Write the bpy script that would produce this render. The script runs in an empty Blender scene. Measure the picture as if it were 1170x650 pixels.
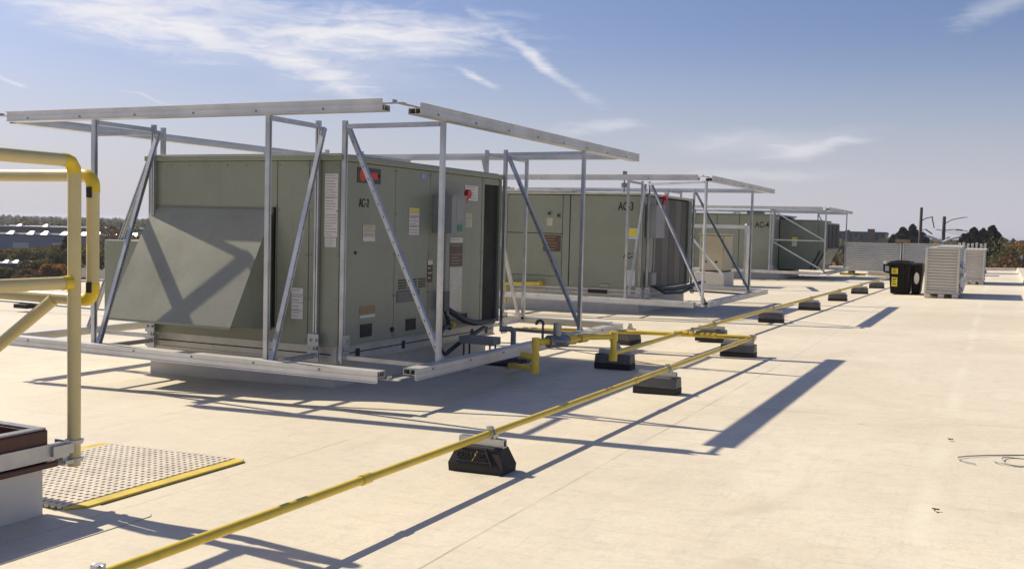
import bpy, bmesh, math, random
import numpy as np
from mathutils import Vector, Matrix
R = math.radians
random.seed(7)
scene = bpy.context.scene
COL = scene.collection

# ------------------------------------------------------------------ materials
class NT:
    def __init__(s, name):
        s.m = bpy.data.materials.new(name); s.m.use_nodes = True
        s.t = s.m.node_tree; s.b = s.t.nodes['Principled BSDF']
    def n(s, kind, **kw):
        x = s.t.nodes.new(kind)
        for k, v in kw.items():
            if k in x.inputs: x.inputs[k].default_value = v
            else: setattr(x, k, v)
        return x
    def l(s, a, b): s.t.links.new(a, b)
    def coord(s, kind='Object'):
        return s.n('ShaderNodeTexCoord').outputs[kind]
    def noise(s, scale, detail=4, rough=.55, vec=None, dist=0):
        x = s.n('ShaderNodeTexNoise', Scale=scale, Detail=detail, Roughness=rough, Distortion=dist)
        s.l(vec if vec is not None else s.pos(), x.inputs['Vector'])
        return x.outputs['Fac']
    def pos(s):
        return s.n('ShaderNodeNewGeometry').outputs['Position']
    def ramp(s, fac, stops):
        x = s.n('ShaderNodeValToRGB'); e = x.color_ramp.elements
        while len(e) < len(stops): e.new(.5)
        for i, (p, c) in enumerate(stops):
            e[i].position = p; e[i].color = (*c, 1) if len(c) == 3 else c
        s.l(fac, x.inputs[0]); return x.outputs[0]
    def mix(s, fac, a, b, mode='MIX'):
        x = s.n('ShaderNodeMix', data_type='RGBA', blend_type=mode)
        for sock, v in ((x.inputs[0], fac), (x.inputs[6], a), (x.inputs[7], b)):
            if hasattr(v, 'is_linked'): s.l(v, sock)
            elif isinstance(v, (int, float)): sock.default_value = v
            else: sock.default_value = (*v, 1)
        return x.outputs[2]
    def math(s, op, a, b=0, c=0):
        x = s.n('ShaderNodeMath', operation=op)
        for i, v in enumerate((a, b, c)):
            if hasattr(v, 'is_linked'): s.l(v, x.inputs[i])
            else: x.inputs[i].default_value = v
        return x.outputs[0]
    def mapr(s, v, a, b, c=0., d=1.):
        x = s.n('ShaderNodeMapRange'); x.interpolation_type = 'SMOOTHSTEP'
        s.l(v, x.inputs[0])
        for i, q in enumerate((a, b, c, d)): x.inputs[i+1].default_value = q
        return x.outputs[0]
    def bump(s, h, strength=.2, dist=.01):
        x = s.n('ShaderNodeBump', Strength=strength, Distance=dist)
        s.l(h, x.inputs['Height']); s.l(x.outputs[0], s.b.inputs['Normal'])
    def base(s, c):
        if hasattr(c, 'is_linked'): s.l(c, s.b.inputs['Base Color'])
        else: s.b.inputs['Base Color'].default_value = (*c, 1)
    def set(s, **kw):
        for k, v in kw.items():
            i = s.b.inputs[k.replace('_', ' ')]
            if hasattr(v, 'is_linked'): s.l(v, i)
            else: i.default_value = v

def paint(name, col, rough=.45, var=.16, metal=0., scale=3., spec=.5, dirt=None, sheet=False):
    """painted or moulded surface: slow tonal drift, fine grain, patchy gloss"""
    k = NT(name)
    a = k.noise(scale, 5, .6); b = k.noise(scale*22, 3, .6)
    f = k.math('ADD', k.math('MULTIPLY', a, .75), k.math('MULTIPLY', b, .25))
    c = k.mix(k.mapr(f, .3, .7), tuple(x*(1-var) for x in col), tuple(min(1, x*(1+var)) for x in col))
    if dirt:
        d = k.noise(scale*1.7, 6, .7, dist=.6)
        c = k.mix(k.mapr(d, .56, .74, 0, .6), c, dirt)
    if sheet:      # thin sheet metal: rain streaks, dusty lower edge patches and slight oil canning
        mp = k.n('ShaderNodeMapping'); mp.inputs['Scale'].default_value = (11, 11, .7); k.l(k.pos(), mp.inputs[0])
        st = k.noise(1., 5, .65, mp.outputs[0], .3)
        c = k.mix(k.mapr(st, .54, .78, 0, .42), c, tuple(x*.62 for x in col))
        c = k.mix(k.mapr(k.noise(.8, 5, .6, dist=.8), .5, .72, 0, .35), c, (.30, .29, .235))
    k.base(c)
    k.set(Roughness=k.mapr(a, .3, .7, rough*.85, min(1, rough*1.15)), Metallic=metal)
    k.b.inputs['Specular IOR Level'].default_value = spec
    if sheet:
        wv = k.noise(1.7, 2, .4)
        bp = k.n('ShaderNodeBump', Strength=.35, Distance=.03); k.l(wv, bp.inputs['Height'])
        b2 = k.n('ShaderNodeBump', Strength=.06, Distance=.004); k.l(b, b2.inputs['Height']); k.l(bp.outputs[0], b2.inputs['Normal']); k.l(b2.outputs[0], k.b.inputs['Normal'])
    else: k.bump(b, .06, .004)
    return k.m

M = {}
M['olive'] = paint('olive_cabinet_paint', (.258, .276, .208), .36, .09, scale=1.6, dirt=(.25, .23, .18), sheet=True)
M['olive_dark'] = paint('dark_green_and_shade_tone', (.185, .215, .165), .4, .12, scale=1.6, sheet=True)  # dark fittings and posts, also the painted shade of the far end section
M['hood'] = paint('grey_olive_hood_sheet', (.26, .265, .21), .36, .08, scale=1.4, dirt=(.24, .22, .17), sheet=True)
M['beige'] = paint('beige_cabinet_paint', (.44, .385, .265), .5, .10, scale=2)
M['black'] = paint('matt_black', (.012, .012, .012), .6, .3)
M['seam'] = paint('dark_gap', (.03, .03, .025), .8, .2)
M['rubber'] = paint('black_recycled_rubber', (.022, .021, .021), .75, .5, scale=14, dirt=(.09, .08, .07))
M['bin'] = paint('black_tote_plastic', (.008, .008, .009), .6, .3, scale=6, spec=.2)
M['pipe'] = paint('yellow_gas_pipe_paint', (.70, .51, .05), .36, .12, scale=8, dirt=(.36, .25, .05))
M['rail'] = paint('cream_yellow_rail_paint', (.66, .555, .27), .36, .07, scale=5)
M['elbow'] = paint('bright_yellow_fitting', (.78, .56, .03), .38, .08, scale=6)
M['maroon'] = paint('maroon_hatch_paint', (.085, .022, .019), .45, .25, scale=5)
M['curb'] = paint('off_white_curb_flashing', (.56, .53, .47), .6, .08, scale=3, dirt=(.40, .37, .31))
M['hatchcurb'] = paint('white_hatch_curb', (.70, .67, .60), .6, .06, scale=3)
M['base'] = paint('pale_galvanised_base', (.50, .49, .45), .45, .16, metal=.35, scale=5, dirt=(.22, .20, .17))
M['red'] = paint('red_plastic', (.52, .018, .012), .4, .1)
M['redsign'] = paint('orange_red_print', (.62, .06, .02), .5, .1)
M['white'] = paint('white_label_paper', (.66, .65, .62), .55, .05, scale=30)
M['cream'] = paint('cream_label_paper', (.56, .52, .36), .55, .08, scale=30)
M['print'] = paint('grey_print', (.30, .29, .29), .6, .2, scale=40)
M['brownlabel'] = paint('brown_printed_plate', (.10, .055, .035), .5, .35, scale=45)
M['green'] = paint('green_sticker', (.03, .22, .09), .5, .1)
M['orange'] = paint('faded_orange_sticker', (.30, .20, .08), .5, .3, scale=30)
M['bluesticker'] = paint('blue_sticker', (.22, .30, .50), .5, .1)
M['box'] = paint('grey_switch_box_paint', (.25, .265, .27), .4, .08)
M['conduit'] = paint('dark_flex_conduit', (.045, .05, .055), .45, .2)
M['pvc'] = paint('grey_drain_plastic', (.30, .30, .28), .5, .12)
M['steel'] = paint('grey_cast_metal', (.27, .28, .29), .42, .15, metal=.6, scale=12)
M['coil'] = paint('dark_coil_fin', (.014, .013, .012), .7, .3)
M['coilbrown'] = paint('brown_grey_coil_guard', (.085, .075, .068), .55, .25, scale=6)
M['coilpale'] = paint('pale_coil_guard', (.15, .135, .12), .55, .2, scale=6)
M['wood'] = paint('weathered_timber', (.24, .17, .10), .8, .25, scale=8)
M['pole'] = paint('weathered_pole_timber', (.12, .10, .09), .8, .2, scale=.6)
M['lampwhite'] = paint('pale_lamp_paint', (.62, .62, .62), .5, .05)
M['yellowlabel'] = paint('yellow_label', (.72, .60, .03), .5, .06)
M['louver'] = paint('pale_louver_paint', (.60, .61, .61), .42, .07, scale=2, metal=.15)
M['louver_warm'] = paint('warm_grey_louver_paint', (.63, .595, .525), .45, .06, scale=2)
M['wrap'] = paint('translucent_wrap_film', (.70, .69, .66), .25, .1, scale=10)
M['grating'] = paint('pale_grating_plastic', (.62, .56, .46), .55, .12, scale=8)
M['mat_yellow'] = paint('yellow_mat_edge', (.62, .47, .06), .55, .15, scale=7, dirt=(.40, .32, .12))
M['parapet'] = paint('pale_parapet_coping', (.60, .55, .46), .6, .08)
M['brick'] = paint('blue_grey_facade', (.13, .14, .18), .75, .12, scale=.1)
M['brickred'] = paint('brown_brick', (.19, .12, .09), .85, .2, scale=.3)
M['glass'] = paint('dark_window_glass', (.03, .035, .045), .15, .2, scale=.2)
M['shed'] = paint('blue_grey_shed_wall', (.20, .22, .28), .6, .1, scale=.05)
M['shed2'] = paint('brown_shed_wall', (.09, .075, .08), .7, .15, scale=.05)
M['shedroof'] = paint('pale_shed_roof', (.55, .55, .55), .5, .08, scale=.05)
M['darkroof'] = paint('dark_flat_roof', (.10, .10, .11), .8, .15, scale=.05)
M['skylight'] = paint('white_roof_light', (.85, .85, .85), .3, .03)
M['housewhite'] = paint('white_house_wall', (.75, .74, .70), .6, .05, scale=.3)
M['bark'] = paint('grey_brown_bark', (.085, .065, .05), .9, .3, scale=2)

k = NT('galvanised_steel')
v = k.n('ShaderNodeTexVoronoi', Scale=55.); k.l(k.pos(), v.inputs['Vector'])
a = k.noise(5, 5, .65); bb = k.noise(1.3, 3, .5)
c = k.mix(k.mapr(a, .3, .7), (.42, .43, .45), (.60, .61, .62))
k.base(k.mix(k.math('MULTIPLY', v.outputs['Distance'], .35), c, (.42, .43, .45)))
k.set(Metallic=.78, Roughness=k.mapr(bb, .3, .7, .32, .48)); k.bump(a, .05, .003)
M['galv'] = k.m
k = NT('dull_aluminium_rail')
a = k.noise(3, 5, .6); bb = k.noise(40, 3, .6)
k.base(k.mix(k.mapr(a, .3, .7), (.58, .575, .56), (.72, .715, .70)))
k.set(Metallic=.55, Roughness=.42); k.bump(bb, .04, .002)
M['alu'] = k.m

# roof membrane: warm white single-ply sheet with lap seams, scuffs, water marks
k = NT('roof_membrane')
p = k.pos(); sx = k.n('ShaderNodeSeparateXYZ'); k.l(p, sx.inputs[0])
x_, y_ = sx.outputs[0], sx.outputs[1]
big = k.noise(.35, 6, .62, dist=.4); med = k.noise(2.6, 6, .68, dist=.5); fine = k.noise(55, 4, .7)
mp3 = k.n('ShaderNodeMapping'); mp3.inputs['Scale'].default_value = (5, 26, 1); mp3.inputs['Rotation'].default_value = (0, 0, .5); k.l(p, mp3.inputs[0])
scr = k.noise(1., 5, .7, mp3.outputs[0], 1.2)
mp4 = k.n('ShaderNodeMapping'); mp4.inputs['Scale'].default_value = (30, 5, 1); mp4.inputs['Rotation'].default_value = (0, 0, -.3); k.l(p, mp4.inputs[0])
scr2 = k.noise(1., 5, .7, mp4.outputs[0], 1.2)
small = k.noise(9, 5, .7, dist=.8)
mp = k.n('ShaderNodeMapping'); mp.inputs['Scale'].default_value = (3.2, .35, 1); k.l(p, mp.inputs[0])
streak = k.noise(1.0, 6, .65, mp.outputs[0], .8)
mp2 = k.n('ShaderNodeMapping'); mp2.inputs['Scale'].default_value = (.5, 3.0, 1); mp2.inputs['Rotation'].default_value = (0, 0, .2); k.l(p, mp2.inputs[0])
streak2 = k.noise(1.1, 6, .65, mp2.outputs[0], .9)
c = k.mix(k.mapr(big, .32, .68), (.66, .60, .455), (.80, .735, .585))
c = k.mix(k.mapr(med, .35, .75, 0, .45), c, (.59, .52, .42))
c = k.mix(k.mapr(streak, .52, .75, 0, .35), c, (.54, .48, .39))
c = k.mix(k.mapr(streak2, .55, .78, 0, .38), c, (.53, .46, .36))
c = k.mix(k.mapr(fine, .3, .75, 0, .22), c, (.46, .41, .34))
def seam(axis, period, off, w, wob):
    q = k.math('ADD', axis, k.math('MULTIPLY', k.noise(.7, 2, .5), wob))
    f = k.math('FRACT', k.math('DIVIDE', k.math('ADD', q, off), period))
    d = k.math('ABSOLUTE', k.math('SUBTRACT', f, .5))
    return k.mapr(d, 0., w/period, 1., 0.)
lapw = seam(x_, 1.52*4, 1.52*2+.22, .12, .03)
s1 = k.math('MULTIPLY', seam(x_, 1.52, .76+.22, .010, .03), k.mapr(lapw, .0, .3, 1, 0)); s2 = seam(y_, 6.1, 2.2, .012, .05)
c = k.mix(k.mapr(scr, .50, .66, 0, .30), c, (.47, .42, .36))
c = k.mix(k.mapr(scr2, .51, .68, 0, .26), c, (.47, .42, .36))
c = k.mix(k.mapr(small, .50, .68, 0, .30), c, (.50, .46, .42))
brk = k.mapr(k.noise(1.1, 3, .6), .40, .60, .25, .9)
c = k.mix(k.math('MULTIPLY', k.math('MAXIMUM', s1, s2), k.math('MULTIPLY', brk, .75)), c, (.27, .23, .18))
lap = seam(x_, 1.52*4, 1.52*2+.22, .075, .03)
c = k.mix(k.math('MULTIPLY', lap, k.mapr(k.noise(.8, 3, .6), .4, .6, .05, .45)), c, (.80, .76, .62))
spots = k.n('ShaderNodeTexVoronoi', Scale=1.7); k.l(p, spots.inputs['Vector'])
c = k.mix(k.mapr(spots.outputs['Distance'], .012, .05, .55, 0), c, (.34, .27, .17))
blot = k.mapr(k.noise(.9, 5, .6, dist=1.2), .60, .72, 0, .34)
c = k.mix(blot, c, (.50, .42, .31))
ry = k.n('ShaderNodeVectorMath', operation='DISTANCE'); k.l(p, ry.inputs[0]); ry.inputs[1].default_value = (-3.0, 9.2, -.02)
c = k.mix(k.math('MULTIPLY', k.mapr(ry.outputs['Value'], .1, .75, .5, 0), k.mapr(med, .35, .6)), c, (.55, .38, .14))
cell = k.n('ShaderNodeTexNoise', Scale=.16, Detail=2.); k.l(p, cell.inputs['Vector'])
c = k.mix(k.mapr(cell.outputs['Fac'], .4, .62, 0, .25), c, (.60, .55, .47))
pn = k.math('ABSOLUTE', k.math('SUBTRACT', k.noise(.55, 4, .5, dist=.5), .56))
c = k.mix(k.mapr(pn, 0., .03, .10, 0), c, (.44, .38, .29))
k.base(c); k.set(Roughness=k.mapr(med, .3, .7, .5, .7)); k.b.inputs['Specular IOR Level'].default_value = .3
k.bump(k.math('ADD', k.math('MULTIPLY', med, .8), k.math('MULTIPLY', fine, .25)), .22, .02)
M['roof'] = k.m

k = NT('ground_mix')
a = k.noise(.012, 6, .6); b2 = k.noise(.08, 5, .6)
c = k.mix(k.mapr(a, .42, .58), (.075, .085, .045), (.11, .10, .075))
k.base(k.mix(k.mapr(b2, .45, .62, 0, .6), c, (.12, .085, .045))); k.set(Roughness=.95)
M['ground'] = k.m

def leafmat(name, cols, scale=.08):
    k = NT(name)
    g = k.n('ShaderNodeNewGeometry')
    f = k.math('ADD', k.math('MULTIPLY', g.outputs['Random Per Island'], .5), k.math('MULTIPLY', k.noise(scale, 3, .6), .5))
    st = [(i/(len(cols)-1)*.6+.2, c) for i, c in enumerate(cols)]
    col = k.ramp(f, st); k.base(col); k.set(Roughness=.8)
    k.b.inputs['Specular IOR Level'].default_value = .15
    tr = k.n('ShaderNodeBsdfTranslucent'); k.l(col, tr.inputs[0])
    ms = k.n('ShaderNodeMixShader'); ms.inputs[0].default_value = .38
    k.l(k.b.outputs[0], ms.inputs[1]); k.l(tr.outputs[0], ms.inputs[2]); k.l(ms.outputs[0], k.t.nodes['Material Output'].inputs['Surface'])
    return k.m
M['wood_far'] = leafmat('autumn_woodland_leaves', [(.04, .055, .025), (.07, .085, .035), (.11, .105, .04), (.08, .09, .04), (.18, .105, .035), (.06, .075, .035)], .035)
M['conifer'] = leafmat('dark_conifer_needles', [(.012, .020, .014), (.018, .028, .018), (.026, .036, .022)])
M['leaf_olive'] = leafmat('olive_autumn_leaves', [(.06, .07, .025), (.12, .12, .035), (.20, .165, .045)])
M['leaf_orange'] = leafmat('orange_autumn_leaves', [(.12, .065, .02), (.27, .13, .025), (.38, .20, .035)])
M['leaf_brown'] = leafmat('brown_autumn_leaves', [(.09, .06, .03), (.16, .09, .045), (.22, .13, .055)])

# ------------------------------------------------------------------ mesh builder
SITE = [1., 0., 0., 0.]          # size factor and offset of the group of things being built
def site(k=1., z=0., x=0., y=0.): SITE[:] = [k, x, y, z]
def W_(p): return (p[0]*SITE[0]+SITE[1], p[1]*SITE[0]+SITE[2], p[2]*SITE[0]+SITE[3])
SLOPE, X_REF = .025, -2.4       # the roof drains gently towards its left side
def rz(x): return SLOPE*(x-X_REF)
class MB:
    def __init__(s): s.v = []; s.f = []; s.mi = []; s.cur = 0
    def mat(s, i): s.cur = i; return s
    def add(s, vs, fs):
        o = len(s.v); s.v += [tuple(p) for p in vs]
        for f in fs: s.f.append([i+o for i in f]); s.mi.append(s.cur)
        return s
    def box(s, x0, x1, y0, y1, z0, z1):
        vs = [(x, y, z) for z in (z0, z1) for y in (y0, y1) for x in (x0, x1)]
        return s.add(vs, [(0, 2, 3, 1), (4, 5, 7, 6), (0, 1, 5, 4), (2, 6, 7, 3), (0, 4, 6, 2), (1, 3, 7, 5)])
    def bar(s, p, q, w, h, up=(0, 0, 1), ou=0, ov=0):
        p, q = Vector(p), Vector(q); d = (q-p).normalized(); up = Vector(up)
        if abs(d.dot(up)) > .99: up = Vector((0, 1, 0))
        u = d.cross(up).normalized(); v = u.cross(d)
        vs = []
        for c in (p, q):
            for a, b in ((-1, -1), (1, -1), (1, 1), (-1, 1)):
                vs.append(c+u*(ou+a*w/2)+v*(ov+b*h/2))
        return s.add(vs, [(3, 2, 1, 0), (4, 5, 6, 7), (0, 1, 5, 4), (1, 2, 6, 5), (2, 3, 7, 6), (3, 0, 4, 7)])
    def channel(s, p, q, w, up, t=.005):
        """strut channel: web and two flanges, open towards up"""
        s.bar(p, q, w, t, up, 0, -w/2+t/2)
        s.bar(p, q, t, w-t, up, -w/2+t/2, t/2)
        s.bar(p, q, t, w-t, up, w/2-t/2, t/2)
        s.bar(p, q, w*.22, t, up, -w/2+t+w*.11, w/2-t*.6)
        return s.bar(p, q, w*.22, t, up, w/2-t-w*.11, w/2-t*.6)
    def tube(s, pts, r, n=14, caps=True):
        pts = [Vector(p) for p in pts]; vs = []; rings = len(pts)
        rr = r if isinstance(r, (list, tuple)) else [r]*rings
        d0 = (pts[1]-pts[0]).normalized()
        u = d0.orthogonal().normalized()
        for i, p in enumerate(pts):
            if i == 0: d = d0
            elif i == rings-1: d = (pts[-1]-pts[-2]).normalized()
            else: d = ((pts[i]-pts[i-1]).normalized()+(pts[i+1]-pts[i]).normalized()).normalized()
            u = (u-d*u.dot(d)).normalized(); v = d.cross(u)
            for j in range(n):
                a = 2*math.pi*j/n
                vs.append(p+(u*math.cos(a)+v*math.sin(a))*rr[i])
        fs = [(i*n+j, i*n+(j+1) % n, (i+1)*n+(j+1) % n, (i+1)*n+j) for i in range(rings-1) for j in range(n)]
        if caps: fs += [tuple(range(n-1, -1, -1)), tuple((rings-1)*n+j for j in range(n))]
        return s.add(vs, fs)
    def prism(s, poly, axis, a, b):
        """poly: list of 2-D points; axis 0: (y,z) along x; 1: (x,z) along y; 2: (x,y) along z"""
        def P(p, t): return {0: (t, p[0], p[1]), 1: (p[0], t, p[1]), 2: (p[0], p[1], t)}[axis]
        n = len(poly); vs = [P(p, a) for p in poly]+[P(p, b) for p in poly]
        return s.add(vs, [tuple(range(n))[::-1], tuple(range(n, 2*n))]+[(i, (i+1) % n, n+(i+1) % n, n+i) for i in range(n)])
    def build(s, name, mats, parent=None, bevel=0, smooth=False, seg=2):
        me = bpy.data.meshes.new(name)
        o0 = parent_origin(parent)
        me.from_pydata([(q[0]-o0[0], q[1]-o0[1], q[2]-o0[2]) for q in map(W_, s.v)], [], s.f)
        if not isinstance(mats, (list, tuple)): mats = [mats]
        for m in mats: me.materials.append(M[m] if isinstance(m, str) else m)
        me.polygons.foreach_set('material_index', [min(i, len(mats)-1) for i in s.mi])
        bm = bmesh.new(); bm.from_mesh(me); bmesh.ops.recalc_face_normals(bm, faces=bm.faces); bm.to_mesh(me); bm.free()
        if smooth:
            me.polygons.foreach_set('use_smooth', [True]*len(me.polygons)); me.set_sharp_from_angle(angle=R(40))
        me.update()
        o = bpy.data.objects.new(name, me); COL.objects.link(o)
        if parent: o.parent = parent
        if bevel:
            m = o.modifiers.new('bevel', 'BEVEL'); m.width = bevel*SITE[0]; m.segments = seg; m.limit_method = 'ANGLE'; m.angle_limit = R(40)
        return o
ORG = {}
def parent_origin(p): return ORG.get(p.name, (0, 0, 0)) if p else (0, 0, 0)
def tag(o, label, cat, group=None, kind=None):
    o['label'] = label; o['category'] = cat
    if group: o['group'] = group
    if kind: o['kind'] = kind
    return o
def thing(name, label, cat, loc, group=None):
    loc = W_(loc); o = bpy.data.objects.new(name, None); COL.objects.link(o); o.location = loc; o.empty_display_size = .2
    ORG[o.name] = tuple(loc)
    return tag(o, label, cat, group)
def sub(o, parent_thing):            # lets sub-parts be built under a part
    ORG[o.name] = parent_origin(parent_thing); return o
def copy_thing(root, loc, label):
    r = root.copy(); COL.objects.link(r); r.location = loc; r['label'] = label; ORG[r.name] = tuple(loc)
    for ch in root.children:
        c = ch.copy(); COL.objects.link(c); c.parent = r
        for g in ch.children:
            d = g.copy(); COL.objects.link(d); d.parent = c
    return r
def text(name, body, size, origin, u, v, mat, parent, sx=1., thick=.0015, bold=.0):
    """lettering as mesh: origin lower left, u reading direction, v up"""
    cu = bpy.data.curves.new('lettering', 'FONT'); cu.body = body; cu.size = size; cu.extrude = thick; cu.offset = bold
    to = bpy.data.objects.new('lettering', cu); me = bpy.data.meshes.new_from_object(to)
    u, v = Vector(u)*SITE[0], Vector(v)*SITE[0]; w = u.cross(v).normalized(); org = Vector(W_(origin))-Vector(parent_origin(parent))
    for vt in me.vertices: vt.co = org+u*(vt.co.x*sx)+v*vt.co.y+w*(vt.co.z)
    me.materials.clear(); me.materials.append(M[mat]); me.name = name
    o = bpy.data.objects.new(name, me); COL.objects.link(o); o.parent = parent
    bpy.data.objects.remove(to); return o
def lines(mb, plane, c, a0, a1, z0, z1, n, out, mat):
    """rows of print on a label lying in plane x=c or y=c"""
    rnd = random.Random(int(abs(a0*1000+z0*777)))
    mb.mat(mat)
    for i in range(n):
        z = z1-(z1-z0)*(i+.75)/(n+.5); h = (z1-z0)/(n+.5)*.24
        if rnd.random() < .12: continue
        e = a0+(a1-a0)*(.55+.4*rnd.random()); s0 = a0+(a1-a0)*.07
        if plane == 'x': mb.box(c, c+out, s0, e, z, z+h)
        else: mb.box(s0, e, c-out, c, z, z+h)
def label_x(parent, name, X, y0, y1, z0, z1, mats=('white', 'print'), n=5, bands=()):
    m = MB(); m.box(X, X+.002, y0, y1, z0, z1)
    lines(m, 'x', X+.002, y0, y1, z0, z1, n, .0008, 1)
    for i, (b0, b1, mi) in enumerate(bands): m.mat(mi).box(X+.0018, X+.0032+.0003*i, y0+.002, y1-.002, z0+(z1-z0)*b0, z0+(z1-z0)*b1)
    return m.build(name, list(mats), parent)
def label_y(parent, name, Y, x0, x1, z0, z1, mats=('white', 'print'), n=5, bands=()):
    m = MB(); m.box(x0, x1, Y-.002, Y, z0, z1)
    lines(m, 'y', Y-.002, x0, x1, z0, z1, n, .0008, 1)
    for i, (b0, b1, mi) in enumerate(bands): m.mat(mi).box(x0+.002, x1-.002, Y-.0032-.0003*i, Y-.0018, z0+(z1-z0)*b0, z0+(z1-z0)*b1)
    return m.build(name, list(mats), parent)

# ------------------------------------------------------------------ camera
H = 1.2
fwd = Vector((-0.42660364, 0.90273319, -0.05551682)); rgt = Vector((0.9032225, 0.42840881, 0.02559307)); dwn = Vector((0.04688761, -0.03922594, -0.99812969))
cam = bpy.data.cameras.new('camera'); co = bpy.data.objects.new('camera', cam); COL.objects.link(co)
mt = Matrix((( rgt.x, -dwn.x, -fwd.x, 0), (rgt.y, -dwn.y, -fwd.y, 0), (rgt.z, -dwn.z, -fwd.z, H), (0, 0, 0, 1)))
co.matrix_world = mt
cam.sensor_width = 36; cam.lens = 36.114; cam.clip_start = .05; cam.clip_end = 12000
scene.camera = co

# ------------------------------------------------------------------ light and sky
SUN = Vector((-2.25, .36, 2.0)).normalized()
el = math.asin(SUN.z); rot = math.atan2(SUN.x, SUN.y)
sl = bpy.data.lights.new('sun', 'SUN'); so = bpy.data.objects.new('sun', sl); COL.objects.link(so)
sl.energy = 4.9; sl.angle = R(.53); sl.color = (1, .885, .69)
so.rotation_euler = SUN.to_track_quat('Z', 'Y').to_euler()

w = bpy.data.worlds.new('World'); scene.world = w; w.use_nodes = True
t = w.node_tree; t.nodes.clear()
def N(kind, **kw):
    x = t.nodes.new(kind)
    for a_, v_ in kw.items():
        if a_ in x.inputs: x.inputs[a_].default_value = v_
        else: setattr(x, a_, v_)
    return x
L = t.links.new
def MT(op, a, b=0.):
    x = N('ShaderNodeMath', operation=op)
    for i, q in enumerate((a, b)):
        if hasattr(q, 'is_linked'): L(q, x.inputs[i])
        else: x.inputs[i].default_value = q
    return x.outputs[0]
def SM(v, a, b, c=0., d=1.):
    x = N('ShaderNodeMapRange'); x.interpolation_type = 'SMOOTHSTEP'; L(v, x.inputs[0])
    for i, q in enumerate((a, b, c, d)): x.inputs[i+1].default_value = q
    return x.outputs[0]
sky = N('ShaderNodeTexSky', sky_type='NISHITA', sun_disc=False, sun_elevation=el, sun_rotation=rot % (2*math.pi), altitude=100, air_density=1.0, dust_density=1.2, ozone_density=2.2)
tc = N('ShaderNodeTexCoord'); sp = N('ShaderNodeSeparateXYZ'); L(tc.outputs['Generated'], sp.inputs[0])
az = MT('MULTIPLY', MT('ARCTAN2', sp.outputs[0], sp.outputs[1]), 180/math.pi)
ele = MT('MULTIPLY', MT('ARCSINE', sp.outputs[2]), 180/math.pi)
cv = N('ShaderNodeCombineXYZ'); L(az, cv.inputs[0]); L(ele, cv.inputs[1])
wn = N('ShaderNodeTexNoise', Scale=.35, Detail=3.); L(cv.outputs[0], wn.inputs['Vector'])
wv = N('ShaderNodeVectorMath', operation='MULTIPLY_ADD'); L(wn.outputs['Color'], wv.inputs[0]); wv.inputs[1].default_value = (1.8, 1.1, 0); L(cv.outputs[0], wv.inputs[2])
def wisp(ax, ex, rx, ry, ang, power, soft=1., dens=.5, sc=(.30, 1.5)):
    """one cirrus patch: a soft ellipse in azimuth and elevation, torn by stretched noise"""
    mp = N('ShaderNodeMapping', vector_type='TEXTURE'); mp.inputs['Location'].default_value = (ax+.9, ex+.55, 0); mp.inputs['Rotation'].default_value = (0, 0, R(ang)); mp.inputs['Scale'].default_value = (rx, ry, 1)
    L(wv.outputs[0], mp.inputs[0])
    ln = N('ShaderNodeVectorMath', operation='LENGTH'); L(mp.outputs[0], ln.inputs[0])
    m = SM(ln.outputs['Value'], 0., 1.15, 1., 0.)
    mq = N('ShaderNodeMapping', vector_type='POINT'); mq.inputs['Rotation'].default_value = (0, 0, R(-ang)); mq.inputs['Scale'].default_value = (sc[0], sc[1], 1)
    L(cv.outputs[0], mq.inputs[0])
    nz = N('ShaderNodeTexNoise', Scale=1., Detail=9., Roughness=.60, Distortion=.7); L(mq.outputs[0], nz.inputs['Vector'])
    tt = MT('ADD', m, MT('MULTIPLY', MT('SUBTRACT', nz.outputs[0], .5), 1.9))
    return MT('MULTIPLY', SM(tt, .12, 1.2, 0, 1), MT('MULTIPLY', MT('POWER', m, .5), power))
ws = [wisp(-44.0, 9.9, 14.5, 2.1, -7, 1.0), wisp(-37.3, 8.8, 7.2, 1.7, -20, 1.0), wisp(-34.0, 10.1, 13.0, 2.3, 2, .95),
      wisp(-46.5, 11.4, 16, 1.8, -4, .9), wisp(-40, 9.6, 17, 2.8, -4, .42, sc=(.12, .5)), wisp(-12, 5.0, 9, 1.2, 3, .2, sc=(.15, .7)), wisp(-24.6, 9.4, 6.4, .62, -33, .8), wisp(-27.4, 8.1, 2.3, .42, -26, .8),
      wisp(-10.0, 4.6, 5.6, .75, 5, .55), wisp(-8.0, 4.9, 3.6, .55, 3, .5), wisp(-20.6, 5.6, 4.2, .7, 4, .4), wisp(-14, 5.0, 4.6, .8, 6, .35),
      wisp(-.6, 11.3, 3.4, 1.0, 12, .32), wisp(-51.3, 6.5, 2.2, .24, -16, .6), wisp(-44.5, 6.2, 3.4, .22, -14, .35), wisp(-12, 3.2, 8, .6, 0, .25)]
acc = ws[0]
for q in ws[1:]: acc = MT('MAXIMUM', acc, q)
tint = N('ShaderNodeMix', data_type='RGBA', blend_type='MULTIPLY'); tint.inputs[0].default_value = 1; tint.inputs[7].default_value = (1.04, 1.0, 1.2, 1)
L(sky.outputs[0], tint.inputs[6])
hz = MT('MULTIPLY', SM(ele, -1, 11.5, 1, 0), .86)
hm = N('ShaderNodeMix', data_type='RGBA'); L(hz, hm.inputs[0]); L(tint.outputs[2], hm.inputs[6]); hm.inputs[7].default_value = (7.6, 7.5, 8.35, 1)
mx = N('ShaderNodeMix', data_type='RGBA'); L(acc, mx.inputs[0]); L(hm.outputs[2], mx.inputs[6]); mx.inputs[7].default_value = (10.7, 10.5, 10.9, 1)
bg = N('ShaderNodeBackground', Strength=.07); L(mx.outputs[2], bg.inputs[0])
ou = N('ShaderNodeOutputWorld'); L(bg.outputs[0], ou.inputs[0])

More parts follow.
